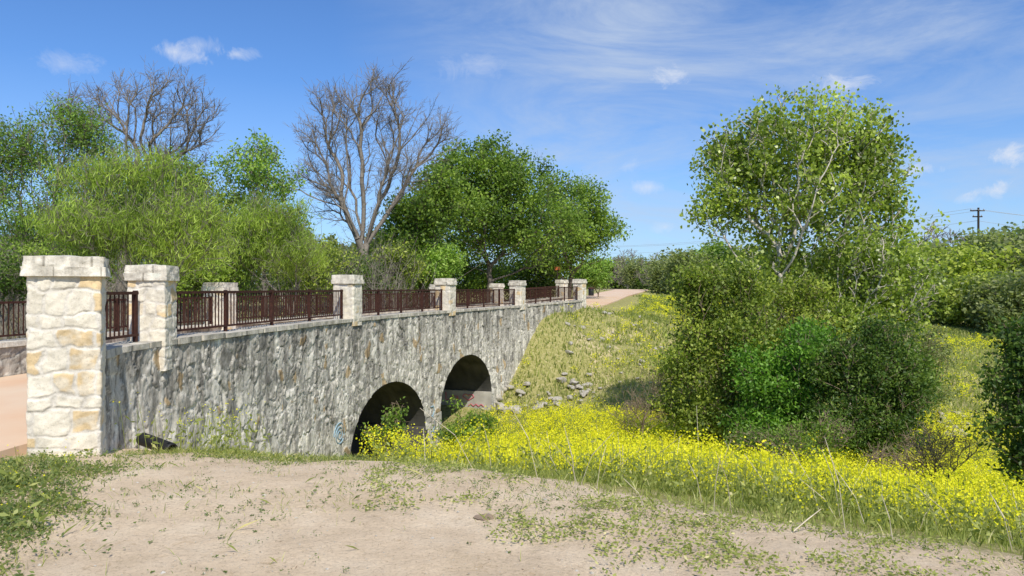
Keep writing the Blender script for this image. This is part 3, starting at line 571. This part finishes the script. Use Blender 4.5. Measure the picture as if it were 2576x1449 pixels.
tree('bare_tree','big leafless tree with upswept grey branches rising above the bridge','tree',Bs(918,34),[B(945,290,140,100,34),B(830,340,90,120,34),B(1080,350,65,80,34),B(765,350,32,85,34),B(960,220,80,45,34),B(850,250,60,50,34),B(1000,430,110,80,34),B(830,480,100,90,34),B(1125,320,30,60,34)],560,.24,M['greybark'],bf=.5,extra=3400,spread=.5,tiprad=.0085,top=W(914,640,34),skip=5,wob=.05,shell=.62,seg=.8,thick=.47,twl=1.7,jg=3,seeds=limb)
for lab,px,d,bl,n,nl,lf,tb in [
 ('large dense green tree right of the leafless tree, tallest of the green ones',1230,44,[B(1200,450,120,95,44),B(1290,470,120,100,44),B(1180,560,160,110,44),B(1320,580,140,110,44),B(1250,390,60,40,44)],1500,26,'leaf_dense',-.0),
 ('dense green tree whose right side ends near the far end of the bridge',1430,50,[B(1420,520,80,80,50),B(1480,600,65,80,50),B(1400,620,110,90,50),B(1520,570,35,45,50)],900,26,'leaf_dense',.08),
 ('mid-green tree between the leafless tree and the large dense one',1060,38,[B(1050,560,85,70,38),B(1100,490,65,70,38),B(1010,620,80,60,38)],650,22,'leaf_dense',.02)]:
    tree('leafy_tree',lab,'tree',Bs(px,d),bl,n,.18,M['bark'],M[lf],nl,.18,.65,.34,bf=.4,extra=1400,tonebias=tb,shell=.48,twl=2.2,jg=8,gam=1.5)
bush('bright yellow-green round bush behind the bridge railing',1075,38,[B(1075,670,85,48,38),B(1010,690,60,35,38)],420,28,'leaf_fresh',.15,.6,.28,tb=.15)
bush('low bright bush beyond the far end of the bridge',1505,56,[B(1490,690,50,30,56)],200,28,'leaf_fresh',.22,.6,.34)
for i,(px,d,top,lf,lab) in enumerate([(20,18,640,'leaf_dark','low dark green bush at the far left behind the railing'),(150,19,620,'leaf_lime','low lime-green bush behind the front pillar'),(560,22.5,640,'leaf_dense','low green bush behind the small far-side pillar'),(790,28,610,'leaf_yellow','low yellow-green bush below the leafless tree, on its left'),(880,32,640,'leaf_dark','dark low bush at the foot of the leafless tree'),(960,35,620,'leaf_yellow','low yellow-green bush at the right foot of the leafless tree'),(1200,47,650,'leaf_dense','low green bush at the foot of the large dense tree'),(1340,52,655,'leaf_dark','dark low bush in front of the dense trees'),(470,22,630,'leaf_lime','low lime-green bush behind the bridge between the first two pillars')]):
    bush(lab,px,d,[B(px,(top+760)/2,95,(760-top)/2,d,1.)],330,24,lf,.085*d/20,.5,.22*d/24,bark='greybark',extra=700)
n=1500; px=rng.uniform(-60,1020,n); d=rng.uniform(28,35,n); x=(px-CX)/F*d; z0=H(x,d); hgt=rng.uniform(2.2,6.0,n)*np.where((px>760)&(px<980),1.0,.8)
a=np.column_stack([x,d,z0]); lean=rng.normal(size=(n,3))*np.array([.22,.2,0]); b1=a+np.column_stack([lean[:,0]*hgt*.4,lean[:,1]*hgt*.4,hgt*.5]); b2=b1+np.column_stack([lean[:,0]*hgt*.7+rng.normal(size=n)*.25,lean[:,1]*hgt*.7,hgt*.42])
seg0=[a];seg1=[b1];r0_=[np.full(n,.018)];r1_=[np.full(n,.011)]; seg0.append(b1);seg1.append(b2);r0_.append(np.full(n,.010));r1_.append(np.full(n,.005))
for _ in range(6):
    t=rng.random((n,1)); q=np.where(rng.random((n,1))<.5,a*(1-t*.6-.4)+b1*(t*.6+.4),b1*(1-t)+b2*t); e=q+np.column_stack([rng.normal(size=n)*.45,rng.normal(size=n)*.3,rng.uniform(.1,.9,n)]); seg0.append(q);seg1.append(e);r0_.append(np.full(n,.008));r1_.append(np.full(n,.004))
V,Q=tubes(np.vstack(seg0),np.vstack(seg1),np.concatenate(r0_),np.concatenate(r1_),3)
tag(mk('brush_thicket',V,Q,M['greybark']),'grey leafless brushwood thicket filling the space behind the bridge','brushwood',kind='stuff')
n=46000; px=rng.uniform(-150,1130,n); d=rng.uniform(47,56,n); topy=575+90*(fbm(px/70,px*0,4)-.5)*2; py=topy+(760-topy)*rng.random(n)**.8
V,Q=leafq(np.stack([(px-CX)/F*d,d,EYE-(py-CY)/F*d],1),.3*rng.uniform(.5,1.3,n),.2)
tag(mk('woodland',V,Q,M['leaf_olive'],tone=np.clip(.3+.7*(fbm(px/40,py/40,9)-.5)+rng.normal(size=n)*.12,0,1)),'dense far woodland seen between the trees behind the bridge','woodland',kind='stuff')
# low distant woodland closing the horizon
n=30000; x=rng.uniform(-30,190,n); y=rng.uniform(185,215,n); hz=1.0+4.2*fbm(x*.07,y*0,12)*rng.random(n)**.6
V,Q=leafq(np.column_stack([x,y,hz-.3]),1.1*rng.uniform(.5,1.3,n),.8)
tag(mk('woodland',V,Q,M['leaf_olive'],tone=np.clip(.45+.6*(fbm(x*.2,hz,19)-.5)+rng.normal(size=n)*.12,0,1)),'low hazy woodland along the horizon beyond the path and field','woodland',kind='stuff')
def proto(kind):
    b=np.array([0,0,0.]); bl=[(0,0,3.6,2.0,2.0,2.0),(1.2,.3,2.6,1.7,1.7,1.7),(-1.3,-.2,2.8,1.6,1.6,1.8),(.2,0,1.6,2.2,2.0,1.2)]
    if kind=='green': return tree('far_tree','x','tree',b,bl,360,.12,M['bark'],M['leaf_olive'],24,.28,.7,.4,bf=.4,extra=500)
    if kind=='yellow': return tree('far_tree','x','tree',b,bl,320,.12,M['bark'],M['leaf_yellow'],20,.28,.7,.4,bf=.4,extra=500,tonebias=.15)
    if kind=='dark': return tree('far_tree','x','tree',b,bl,360,.12,M['bark'],M['leaf_dense'],24,.28,.7,.4,bf=.4,tonebias=-.05)
    return tree('bare_tree','x','tree',b,bl,420,.12,M['greybark'],bf=.4,extra=900,spread=.6,tiprad=.02)
PR={k:proto(k) for k in('green','yellow','dark','bare')}; usedp=set()
ordn=['first','second','third','fourth','fifth','sixth','seventh','eighth','ninth','tenth']
g1=[(1548,150,640,'green'),(1578,140,622,'bare'),(1612,130,640,'green'),(1650,120,632,'bare'),(1690,95,625,'green')]
g2=[(1560,150,672,'dark'),(1640,125,665,'dark'),(1690,70,640,'green'),(1740,62,620,'green'),(1800,66,610,'dark')]
g3=[(2300,75,600,'green'),(2350,80,555,'bare'),(2370,70,600,'green'),(2410,82,575,'bare'),(2440,66,600,'yellow'),(2475,60,600,'yellow'),(2500,80,565,'green'),(2540,70,560,'green'),(2580,62,560,'green'),(2620,70,580,'dark')]
g4=[(2390,50,690,'green'),(2450,48,670,'yellow'),(2520,46,680,'green'),(2570,44,670,'green'),(2330,55,680,'green')]
g5=[(1850,75,600,'green'),(1960,70,620,'dark'),(2060,72,610,'green'),(2160,74,610,'dark'),(2240,74,605,'green')]
for g,desc in ((g1,'row left of the cottonwood'),(g2,'clump where the path vanishes'),(g3,'tall far right row'),(g4,'low far right row'),(g5,'row behind the cottonwood')):
    g=sorted(g)
    for i,(px,d,top,k) in enumerate(g):
        x=(px-CX)/F*d; z=H1(x,d)-.2; hh=EYE-(top-CY)/F*d-z
        src=PR[k]
        if k in usedp:
            o=src.copy(); COL.objects.link(o)
            for cch in list(src.children):
                q=cch.copy(); COL.objects.link(q); q.parent=o
        else: o=src; usedp.add(k)
        o.location=(x,d,z); s=hh/5.9; o.scale=(s*1.25,s*1.25,s); o.rotation_euler=(0,0,rng.uniform(0,6.28))
        o['label']=f"{dict(green='olive green',yellow='yellowish',dark='dark green',bare='leafless grey')[k]} tree, {ordn[i]} from left in the {desc}"; o['category']='tree'; o['group']='far trees in the '+desc
# ------------------------------------------------------------ ground cover
def dens_pts(n,xr,yr,fn):
    x=rng.uniform(*xr,n); y=rng.uniform(*yr,n); k=rng.random(n)<fn(x,y); x=x[k];y=y[k]
    D=np.hypot(x[:,None]-CL[None,::3,0],y[:,None]-CL[None,::3,1]); j=D.argmin(1); ok=D[np.arange(len(x)),j]>CW[::3][j]+.2+1.3*(y>37)
    x=x[ok];y=y[ok]; return x,y,H(x,y)
def vis(x,y): return (np.abs(x)/y<.78)
def creek(x,y):
    s=np.interp(y,NC.P[:,1],NC.P[:,0]); return x>s+.38
def blades(name,x,y,z,h,w,mat,label,cat,bend=.35,tone=None):
    n=len(x); a=rng.uniform(0,6.28,n); u=np.column_stack([np.cos(a),np.sin(a),np.zeros(n)]); l=np.column_stack([rng.normal(size=n),rng.normal(size=n),np.zeros(n)])*bend*h[:,None]
    p=np.column_stack([x,y,z]); up=np.column_stack([np.zeros(n),np.zeros(n),h]); 
    V=np.stack([p-u*w[:,None],p+u*w[:,None],p+up*.6+l*.4+u*w[:,None]*.7,p+up+l,p+up*.6+l*.4-u*w[:,None]*.7],1).reshape(-1,3)
    Q=np.arange(5*n).reshape(-1,5)
    return tag(mk(name,V,Q,mat,tone=np.clip(rng.beta(2,2.5,n) if tone is None else tone,0,1)),label,cat,kind='stuff')
def gfn(x,y):
    s=sline(x,y); return np.where(creek(x,y)&vis(x,y),sstep(.0,2.0,s+(fbm(x*1.5,y*1.5,41)-.5)*2.2)*np.interp(s,[0,3,8,14,25],[.6,.9,.5,.4,.3]),0)
x,y,z=dens_pts(95000,(-4.5,13),(3.5,22),gfn); s=sline(x,y)
h=rng.uniform(.05,.20,len(x))*np.interp(s,[-.5,1.5,4],[.35,.65,1.05]); blades('grass',x,y,z-.01,h,.0035+.00035*y,M['grass'],'green grass along the edge of the bare dirt and down the slope','grass',.5,tone=rng.beta(2.4,2.1,len(x)))
x,y,z=dens_pts(120000,(-2,30),(22,62),lambda x,y:np.where(creek(x,y)&vis(x,y),.85,0)*sstep(.27,.42,fbm(x*.6,y*.6,43))); h=rng.uniform(.08,.30,len(x)); tb=(fbm(x*.5,y*.5,45)-.5)*.8; blades('grass',x,y,z-.02,h,.007+.0005*y,M['grass'],'mixed green and dry grass over the far bank','grass',tone=rng.beta(2.4,2.6,len(x))+tb)
def lfn(x,y):
    lg=(x+4.2)*.894+(y-7.2)*.447; a=sstep(.35,-.45,lg+(fbm(x*2,y*2,44)-.5)*1.4)*sstep(.3,.5,fbm(x*3,y*3,48)); b=(y>7.5)&(y<8.4)&(x<-1.5)*(x>-4.2); b2=sstep(.5,.6,fbm(x*2,y*2,46))*b
    return np.where((x>-9),np.maximum(a*(y<7.4),np.where(b,.10+b2*.4,0)),0)
x,y,z=dens_pts(65000,(-7,-1),(3.4,9.5),lfn); h=rng.uniform(.02,.09,len(x)); blades('grass',x,y,z-.005,h,np.full(len(x),.0035),M['grass'],'short grass at the foot of the front pillar and left edge','grass',.7)
def rosettes(name,x,y,z,k,r,ls,mat,label):
    n=len(x); idx=np.repeat(np.arange(n),k); m=len(idx); rr=np.broadcast_to(r,(n,))[idx]
    P=np.column_stack([x[idx],y[idx],z[idx]])+np.column_stack([rng.normal(size=m)*rr,rng.normal(size=m)*rr,np.abs(rng.normal(size=m))*rr*.6+.006])
    U=unit(rng.normal(size=(m,3))*np.array([1,1,.35])); V,Q=leafq(P,ls*rng.uniform(.5,1.4,m),ls*.5,U)
    return tag(mk(name,V,Q,mat,tone=np.clip(rng.normal(size=m)*.2+.5,0,1)),label,'weeds',kind='stuff')
x,y,z=dens_pts(12000,(-7,-1),(3.4,7.6),lfn); rosettes('weeds',x,y,z,8,.05,.032,M['weed'],'broad-leaved low weeds along the left edge of the dirt')
def wfn(x,y):
    s=sline(x,y); lg=(x+4.2)*.894+(y-7.2)*.447
    q=fbm(x*1.1,y*1.1,47); return np.where((s<.9)&(lg>-.2),.05+.95*sstep(.54,.68,q)*sstep(-3.2,-.3,s),0)
x,y,z=dens_pts(3400,(-5,4),(3.4,8.5),wfn); rosettes('weeds',x,y,z,8,rng.uniform(.008,.035,len(x)),.020,M['weed'],'scattered tiny weeds on the bare dirt')
x2,y2,z2=dens_pts(9000,(-5,4),(3.4,8.5),wfn); h=rng.uniform(.02,.08,len(x2)); blades('grass',x2,y2,z2-.003,h,np.full(len(x2),.0022),M['grass'],'sparse dry grass tufts on the bare dirt','grass',.9,tone=rng.beta(3,1.6,len(x2)))
x,y,z=dens_pts(3600,(-4.5,3.5),(3.4,8),lambda x,y:np.where((sline(x,y)<.4)&((x+4.2)*.894+(y-7.2)*.447>-.3),.12+.88*sstep(.48,.66,fbm(x*1.4,y*1.4,91)),0)); n=len(x)
U=unit(rng.normal(size=(n,3))*np.array([1,1,.15])); V,Q=leafq(np.column_stack([x,y,z+.006]),rng.uniform(.006,.028,n),rng.uniform(.002,.009,n),U)
tag(mk('leaf_litter',V,Q,M['brownbark']),'brown specks of dead leaves and twigs littering the bare dirt','litter',kind='stuff')
def ffn(x,y):
    s=sline(x,y); q=fbm(x*.55,y*.55,51); band=sstep(1.6,2.9,s+(fbm(x,y,52)-.5)*1.6)
    den=np.where(y<23,np.interp(s,[2,4,9,13,18],[1,1,1,.85,.7]),.38)*np.where(y<23,sstep(.24,.38,q),sstep(.42,.56,q))
    den=den*np.where((y>12)&(y<25),sstep(-.17,-.05,x/y),1)
    return np.where(creek(x,y)&vis(x,y),band*den,0)
def flowers(n,xr,yr,fn,hr,nf,fsz,label):
    x,y,z=dens_pts(n,xr,yr,fn); n=len(x); h=rng.uniform(*hr,n)
    lean=rng.normal(size=(n,2))*.12*h[:,None]; a=np.column_stack([x,y,z]); b=a+np.column_stack([lean,h])
    V,Q=tubes(a,b,.0025+.00012*y,.0018+.0001*y,3); t0=np.full(len(Q),.55); mi=[np.zeros(len(Q))]
    Vs=[V];Qs=[Q];ts=[t0];o=len(V)
    k=6; idx=np.repeat(np.arange(n),k); m=len(idx); f=rng.random(m)*.85; P=a[idx]*(1-f[:,None])+b[idx]*f[:,None]+rng.normal(size=(m,3))*.05*np.array([1,1,.5])
    v,q=leafq(P,.09*rng.uniform(.5,1.3,m),.03); Vs.append(v);Qs.append(q+o);o+=len(v);ts.append(np.clip(rng.normal(size=m)*.18+.5,0,1));mi.append(np.zeros(m))
    nfl=np.maximum(1,(nf*rng.gamma(1.5,1/1.5,n))).astype(int); idx=np.repeat(np.arange(n),nfl); m=len(idx); P=b[idx]+rng.normal(size=(m,3))*np.array([.07,.07,.07]); sz=fsz*(1+.035*y[idx])*rng.uniform(.6,1.3,m)
    v,q=leafq(P,sz,sz*.9); Vs.append(v);Qs.append(q+o);ts.append(rng.random(m));mi.append(np.ones(m))
    V=np.vstack(Vs)
    return tag(mk('flowers',V,[Qs[0],np.vstack(Qs[1:])],[M['grass'],M['petal']],tone=np.concatenate(ts),midx=np.concatenate(mi)),label,'flowers',kind='stuff')
flowers(25000,(-2,15),(4,24),ffn,(.18,.60),15,.020,'dense band of yellow wild flowers running down the slope')
flowers(24000,(-1,26),(24,56),ffn,(.15,.42),8,.024,'patches of yellow wild flowers on the far bank beside the bridge')
flowers(260,(-6,-3),(3.4,7.2),lambda x,y:lfn(x,y),(.05,.2),5,.012,'few small yellow flowers in the grass at lower left')
flowers(110,(-4.2,-2.9),(7.9,9.4),lambda x,y:np.ones(len(x))*.4,(.3,.6),4,.014,'tall thin yellow flowers against the foot of the wall')
x,y,z=dens_pts(3000,(-1.2,4.2),(4,8),lambda x,y:sstep(-1.6,-.2,sline(x,y))*sstep(1.3,.4,sline(x,y))*sstep(.48,.6,fbm(x*1.6,y*1.6,61))); rosettes('weeds',x,y,z,11,.045,.032,M['grass'],'taller grey-green weeds scattered along the dirt edge')
x,y,z=dens_pts(620,(-1,9),(5,17),lambda x,y:np.where(creek(x,y)&(sline(x,y)>.3),.5,0)); n=len(x); h=rng.uniform(.25,.7,n); l=rng.normal(size=(n,3))*.35*h[:,None]*np.array([1,1,0]); a=np.column_stack([x,y,z]); m_=a+np.column_stack([l[:,:2]*.4,h*.55]); b_=a+np.column_stack([l[:,:2]*1.2,h])
V,Q=tubes(np.vstack([a,m_]),np.vstack([m_,b_]),.0035,.002,4); tag(mk('dry_stalks',V,Q,M['stalk']),'pale dry dead stalks standing among the flowers','dry stalks',kind='stuff')
for (px,py,qx,qy,d,lab) in [(1755,1175,1752,1020,10.5,'tallest straight dry stalk rising from the flowers before the green bush'),(1985,1345,2065,1280,5.3,'long pale dry stalk lying slanted at the edge of the dirt'),(1390,1160,1375,1085,9.5,'bent pale dry stalk among the flowers right of the arches')]:
    a=W(px,py,d);b=W(qx,qy,d+.1); a[2]=H1(a[0],a[1]) if d>6 else a[2]; mid=(a+b)/2+np.array([.02,0,.02]); V,Q=tubes([a,mid],[mid,b],[.007,.005],[.005,.003],5); tag(mk('dry_stalk',V,Q,M['stalk']),lab,'dry stalk')
bush('leafy green sapling in front of the left arch',990,15.5,[B(990,1070,36,45,15.5),B(1000,1025,14,25,15.5),B(945,1100,28,22,15.5)],110,9,'leaf_dense',.075,.5,.10,extra=60,name='sapling',jg=3,tb=.1)
bush('green shrub at the foot of the right arch',1185,20.5,[B(1195,1075,50,40,20.5),B(1150,1030,10,26,20.5),B(1140,1090,32,28,20.5)],240,18,'leaf_dense',.09,.45,.12,extra=60,name='sapling',jg=4)
# rocks
def rockmesh(seed,mat):
    bm=bmesh.new(); bmesh.ops.create_icosphere(bm,subdivisions=3,radius=1); rg=np.random.default_rng(seed)
    pl=[(unit(rg.normal(size=3)),rg.uniform(.45,.8)) for _ in range(9)]
    for v in bm.verts:
        p=np.array(v.co)
        for nn_,dd in pl:
            e_=p@nn_-dd
            if e_>0:p=p-nn_*e_*.9
        p=p*(1+.05*math.sin(p[0]*9+seed)*math.cos(p[1]*8)); v.co=p
    me=bpy.data.meshes.new('rock'); bm.to_mesh(me); bm.free(); me.materials.append(mat); return me
RM=[rockmesh(i,M['rock']) for i in range(5)]
def rock(x,y,s,lab,grp,zo=0):
    o=bpy.data.objects.new('rock',RM[int(rng.integers(5))]); COL.objects.link(o); o.location=(x,y,H1(x,y)+s*.15+zo); o.scale=(s*rng.uniform(.9,1.4),s,s*rng.uniform(.55,.8)); o.rotation_euler=(rng.uniform(-.3,.3),rng.uniform(-.3,.3),rng.uniform(0,6)); tag(o,lab,'rock',grp)
for i in range(60):
    px=rng.uniform(1245,1500); d=26.3+rng.uniform(-.8,1.7)+(px-1250)*.003; x=(px-CX)/F*d; rock(x,d,rng.uniform(.07,.22)*(1.2 if i<12 else .8),'pale broken rock in the rubble heap beside the right arch','rocks in the rubble heap by the right arch',.08)
for i in range(48):
    px=rng.uniform(1420,1670); d=rng.uniform(27,37); x=(px-CX)/F*d; rock(x,d,rng.uniform(.06,.17),'small pale rock scattered on the slope of the far bank','rocks on the far bank slope',.03)
for i in range(20):
    px=rng.uniform(2360,2430); d=22+rng.uniform(-1,2.0); x=(px-CX)/F*d; rock(x,d,rng.uniform(.08,.18),'pale rock in the small heap behind the dark bush at right','rocks in the right hand heap',.2)
o=bpy.data.objects.new('rock',rockmesh(9,M['brownrock'])); COL.objects.link(o); xs_,ys_=-.20,5.25; o.location=(xs_,ys_,H1(xs_,ys_)+.004); o.scale=(.085,.06,.022); o.rotation_euler=(0,0,.3); tag(o,'flat brown stone lying on the bare dirt','rock')
n=3600; x=rng.uniform(-4.5,3.5,n); y=rng.uniform(3.6,7.8,n); k=(sline(x,y)<.2)&((x+4.2)*.894+(y-7.2)*.447>-.2); x=x[k];y=y[k];z=H(x,y);n=len(x)
r=rng.uniform(.002,.006,n)*(1+2.0*(rng.random(n)<.04)); oc=np.array([[1,0,0],[0,1,0],[-1,0,0],[0,-1,0],[0,0,.7],[0,0,-.5]],float); fo=np.array([[0,1,4],[1,2,4],[2,3,4],[3,0,4],[1,0,5],[2,1,5],[3,2,5],[0,3,5]])
V=(np.column_stack([x,y,z+.001])[:,None,:]+oc[None]*r[:,None,None]*rng.uniform(.6,1.4,(n,6,1))).reshape(-1,3); Q=(fo[None]+6*np.arange(n)[:,None,None]).reshape(-1,3)
tag(mk('pebbles',V,Q,M['rock']),'small pale pebbles strewn over the bare dirt','pebbles',kind='stuff')
pc0=np.array([-4.18,8.7,H1(-4.18,8.7)+.10]); dr=unit(np.array([.75,-.45,-.10])); ua=unit(np.cross(dr,[0,0,1.])); ub=np.cross(ua,dr); th=np.linspace(0,2*math.pi,25)[:-1]
prof=[(-.3+.6*i/28,.078 if i%2 else .070) for i in range(29)]+[(.3,.06),(-.28,.06)]
V=np.array([pc0+dr*x_+(ua*math.cos(t)+ub*math.sin(t))*c_ for x_,c_ in prof for t in th]); m=24; ii=np.array([[a*m+b_,a*m+(b_+1)%m,(a+1)*m+(b_+1)%m,(a+1)*m+b_] for a in range(len(prof)-1) for b_ in range(m)])
tag(mk('drain_pipe',V,ii,M['black'],smooth=True),'short black corrugated drain pipe at the foot of the wall beside the front pillar','pipe')
def lathe(prof,c0,seg=20):
    th=np.arange(seg)/seg*2*math.pi; V=np.array([[c0[0]+r_*math.cos(t),c0[1]+r_*math.sin(t),c0[2]+z_] for r_,z_ in prof for t in th]); Q=np.array([[a*seg+b,a*seg+(b+1)%seg,(a+1)*seg+(b+1)%seg,(a+1)*seg+b] for a in range(len(prof)-1) for b in range(seg)]); return V,Q
x=(1487-CX)/F*62; zb=H1(x,62); bn=empty('litter_bin',(x,62,zb),'small dark round litter bin beside the path just past the bridge','litter bin')
V,Q=lathe([(0,0),(.2,0),(.23,.1),(.23,.6),(.2,.65)],(0,0,0)); mk('bin_body',V,Q,M['black'],bn,smooth=True); V,Q=lathe([(.25,.64),(.25,.7),(.15,.78),(.0,.8)],(0,0,0)); mk('bin_lid',V,Q,M['rust'],bn,smooth=True)
x=(1402-CX)/F*47; zb=H1(x,47); sg=empty('trail_sign',(x,47,zb),'small orange-red sign on a dark post behind the far pillars','sign')
V,Q=boxes([((0,0,1.1),(.03,0,0),(0,.03,0),(0,0,1.1))]); mk('sign_post',V,Q,M['wood'],sg); V,Q=boxes([((0,-.06,2.12),(.16,0,.0),(0,.012,0),(0,0,.10))]); mk('sign_board',V,Q,M['orange'],sg)
def upole(x,y,zt,lab):
    zb=H1(x,y); o=empty('utility_pole',(x,y,zb),lab,'utility pole'); h=zt-zb; V,Q=tubes([[0,0,0]],[[0,0,h]],[.17],[.12],10); mk('pole',V,Q,M['wood'],o,smooth=True)
    for i,zz in enumerate((.35,1.1)):
        V,Q=boxes([((0,.18,h-zz),(.9 if i==0 else .6,0,0),(0,.06,0),(0,0,.07))]); mk('crossarm',V,Q,M['wood'],o)
        for xx in ((-.8,0.1,.8) if i==0 else (-.5,.5)):
            V,Q=lathe([(0,0),(.05,0),(.07,.06),(.04,.1),(.06,.14),(0,.2)],(xx,.18,h-zz+.07),8); mk('insulator',V,Q,M['wire'],o,smooth=True)
p1=W(2461,522,92); p2=np.array([13.,175.,11.6]); p3=W(2900,555,84)
upole(p1[0],p1[1],p1[2],'dark utility pole with two crossarms above the far right tree line'); upole(p2[0],p2[1],p2[2],'far utility pole hidden behind the dense green trees')
def wire(a,b,sag,lab):
    t=np.linspace(0,1,41)[:,None]; P=a*(1-t)+b*t; P[:,2]-=sag*4*t[:,0]*(1-t[:,0]); V,Q=tubes(P[:-1],P[1:],.018,.018,4); tag(mk('power_line',V,Q,M['wire']),lab,'power line')
for (ox,oz,lab) in ((-.8,-.1,'uppermost'),(.8,-.25,'middle'),(0,-1.6,'lowest')):
    o_=np.array([ox,.18,oz]); wire(p2+o_,p1+o_,1.4,f'{lab} grey power line between the dense trees and the utility pole'); wire(p1+o_,p3+o_,.4,f'{lab} grey power line running right from the utility pole')
# ------------------------------------------------------------ light, sky, camera
el=math.radians(50); hx,hy=.32,-.947; S=Vector((hx*math.cos(el),hy*math.cos(el),math.sin(el)))
ld=bpy.data.lights.new('sun','SUN'); ld.energy=5.0; ld.angle=math.radians(.5); ld.color=(1,.945,.85); lo=bpy.data.objects.new('sun',ld); COL.objects.link(lo); lo.rotation_euler=(-S).to_track_quat('-Z','Y').to_euler()
w=bpy.data.worlds.new('World'); SC.world=w; w.use_nodes=True; nt=w.node_tree
for n in list(nt.nodes): nt.nodes.remove(n)
out=N(nt,'ShaderNodeOutputWorld'); bg=N(nt,'ShaderNodeBackground'); sky=N(nt,'ShaderNodeTexSky',sky_type='NISHITA'); sky.sun_disc=False; sky.sun_elevation=el; sky.sun_rotation=math.atan2(S.x,S.y); sky.air_density=1.0; sky.dust_density=.3; sky.ozone_density=2.5; sky.altitude=200
bg.inputs[1].default_value=.115
tc=N(nt,'ShaderNodeTexCoord')
skyc=mix(nt,sky.outputs[0],(.67,.98,1.38),1,'MULTIPLY')
mp=N(nt,'ShaderNodeMapping'); mp.inputs['Rotation'].default_value=(0,math.radians(16),0); mp.inputs['Scale'].default_value=(1.2,1.0,4.6); nt.links.new(tc.outputs['Generated'],mp.inputs[0])
ns_=N(nt,'ShaderNodeTexNoise'); ns_.inputs['Scale'].default_value=2.3; ns_.inputs['Detail'].default_value=12; ns_.inputs['Roughness'].default_value=.64; ns_.inputs['Distortion'].default_value=.8; nt.links.new(mp.outputs[0],ns_.inputs['Vector'])
cr=ramp(nt,[(.36,(0,0,0)),(.50,(.35,.35,.35)),(.70,(1,1,1))]); nt.links.new(ns_.outputs[0],cr.inputs[0])
sp=N(nt,'ShaderNodeSeparateXYZ'); nt.links.new(tc.outputs['Generated'],sp.inputs[0])
mr=N(nt,'ShaderNodeMapRange'); mr.inputs['From Min'].default_value=-.22; mr.inputs['From Max'].default_value=.12; mr.inputs['To Min'].default_value=.0; mr.inputs['To Max'].default_value=.88; nt.links.new(sp.outputs[0],mr.inputs[0])
mm=N(nt,'ShaderNodeMath',operation='MULTIPLY'); nt.links.new(cr.outputs[0],mm.inputs[0]); nt.links.new(mr.outputs[0],mm.inputs[1])
cc=mix(nt,skyc,(4.6,5.5,7.0),mm.outputs[0])
hz_=N(nt,'ShaderNodeMapRange'); hz_.inputs['From Min'].default_value=0; hz_.inputs['From Max'].default_value=.26; hz_.inputs['To Min'].default_value=.45; hz_.inputs['To Max'].default_value=0; nt.links.new(sp.outputs[2],hz_.inputs[0]); cc=mix(nt,cc,(4.2,5.4,7.2),hz_.outputs[0])
n2=noise(nt,22,9,'Generated',.8,.68)
for (px,py,r,st_) in [(440,130,.034,.7),(505,112,.028,.4),(595,137,.022,.6),(165,165,.04,.35),(1710,183,.034,.8),(2115,212,.038,.8),(2545,392,.032,.95),(2500,480,.028,.85),(2310,425,.022,.7),(1185,165,.05,.3),(1630,470,.022,.5),(1590,415,.022,.3),(1670,572,.022,.4),(2440,500,.02,.5)]:
    dv=Vector(((px-CX)/F,1,(CY-py)/F)).normalized(); sub=N(nt,'ShaderNodeVectorMath',operation='SUBTRACT'); nt.links.new(tc.outputs['Generated'],sub.inputs[0]); sub.inputs[1].default_value=dv
    sc_=N(nt,'ShaderNodeVectorMath',operation='MULTIPLY'); nt.links.new(sub.outputs[0],sc_.inputs[0]); sc_.inputs[1].default_value=(.7,1,1.9)
    ln=N(nt,'ShaderNodeVectorMath',operation='LENGTH'); nt.links.new(sc_.outputs[0],ln.inputs[0])
    q=N(nt,'ShaderNodeMapRange',clamp=False); q.inputs['From Min'].default_value=0; q.inputs['From Max'].default_value=r; q.inputs['To Min'].default_value=.20; q.inputs['To Max'].default_value=-.12; nt.links.new(ln.outputs['Value'],q.inputs[0])
    ad=N(nt,'ShaderNodeMath',operation='ADD'); nt.links.new(q.outputs[0],ad.inputs[0]); nt.links.new(n2.outputs[0],ad.inputs[1])
    q2=N(nt,'ShaderNodeMapRange'); q2.inputs['From Min'].default_value=.50; q2.inputs['From Max'].default_value=.80; q2.inputs['To Max'].default_value=st_; nt.links.new(ad.outputs[0],q2.inputs[0])
    cc=mix(nt,cc,(6.8,7.2,8.0),q2.outputs[0])
nt.links.new(cc,bg.inputs[0]); nt.links.new(bg.outputs[0],out.inputs[0])
cam=bpy.data.cameras.new('camera'); co=bpy.data.objects.new('camera',cam); COL.objects.link(co); co.location=(0,0,EYE); co.rotation_euler=(math.radians(90),0,0); cam.lens=26; cam.sensor_width=36; cam.clip_end=4000; cam.clip_start=.05; SC.camera=co
SC.view_settings.view_transform='Standard'; SC.view_settings.look='None'; SC.view_settings.exposure=0
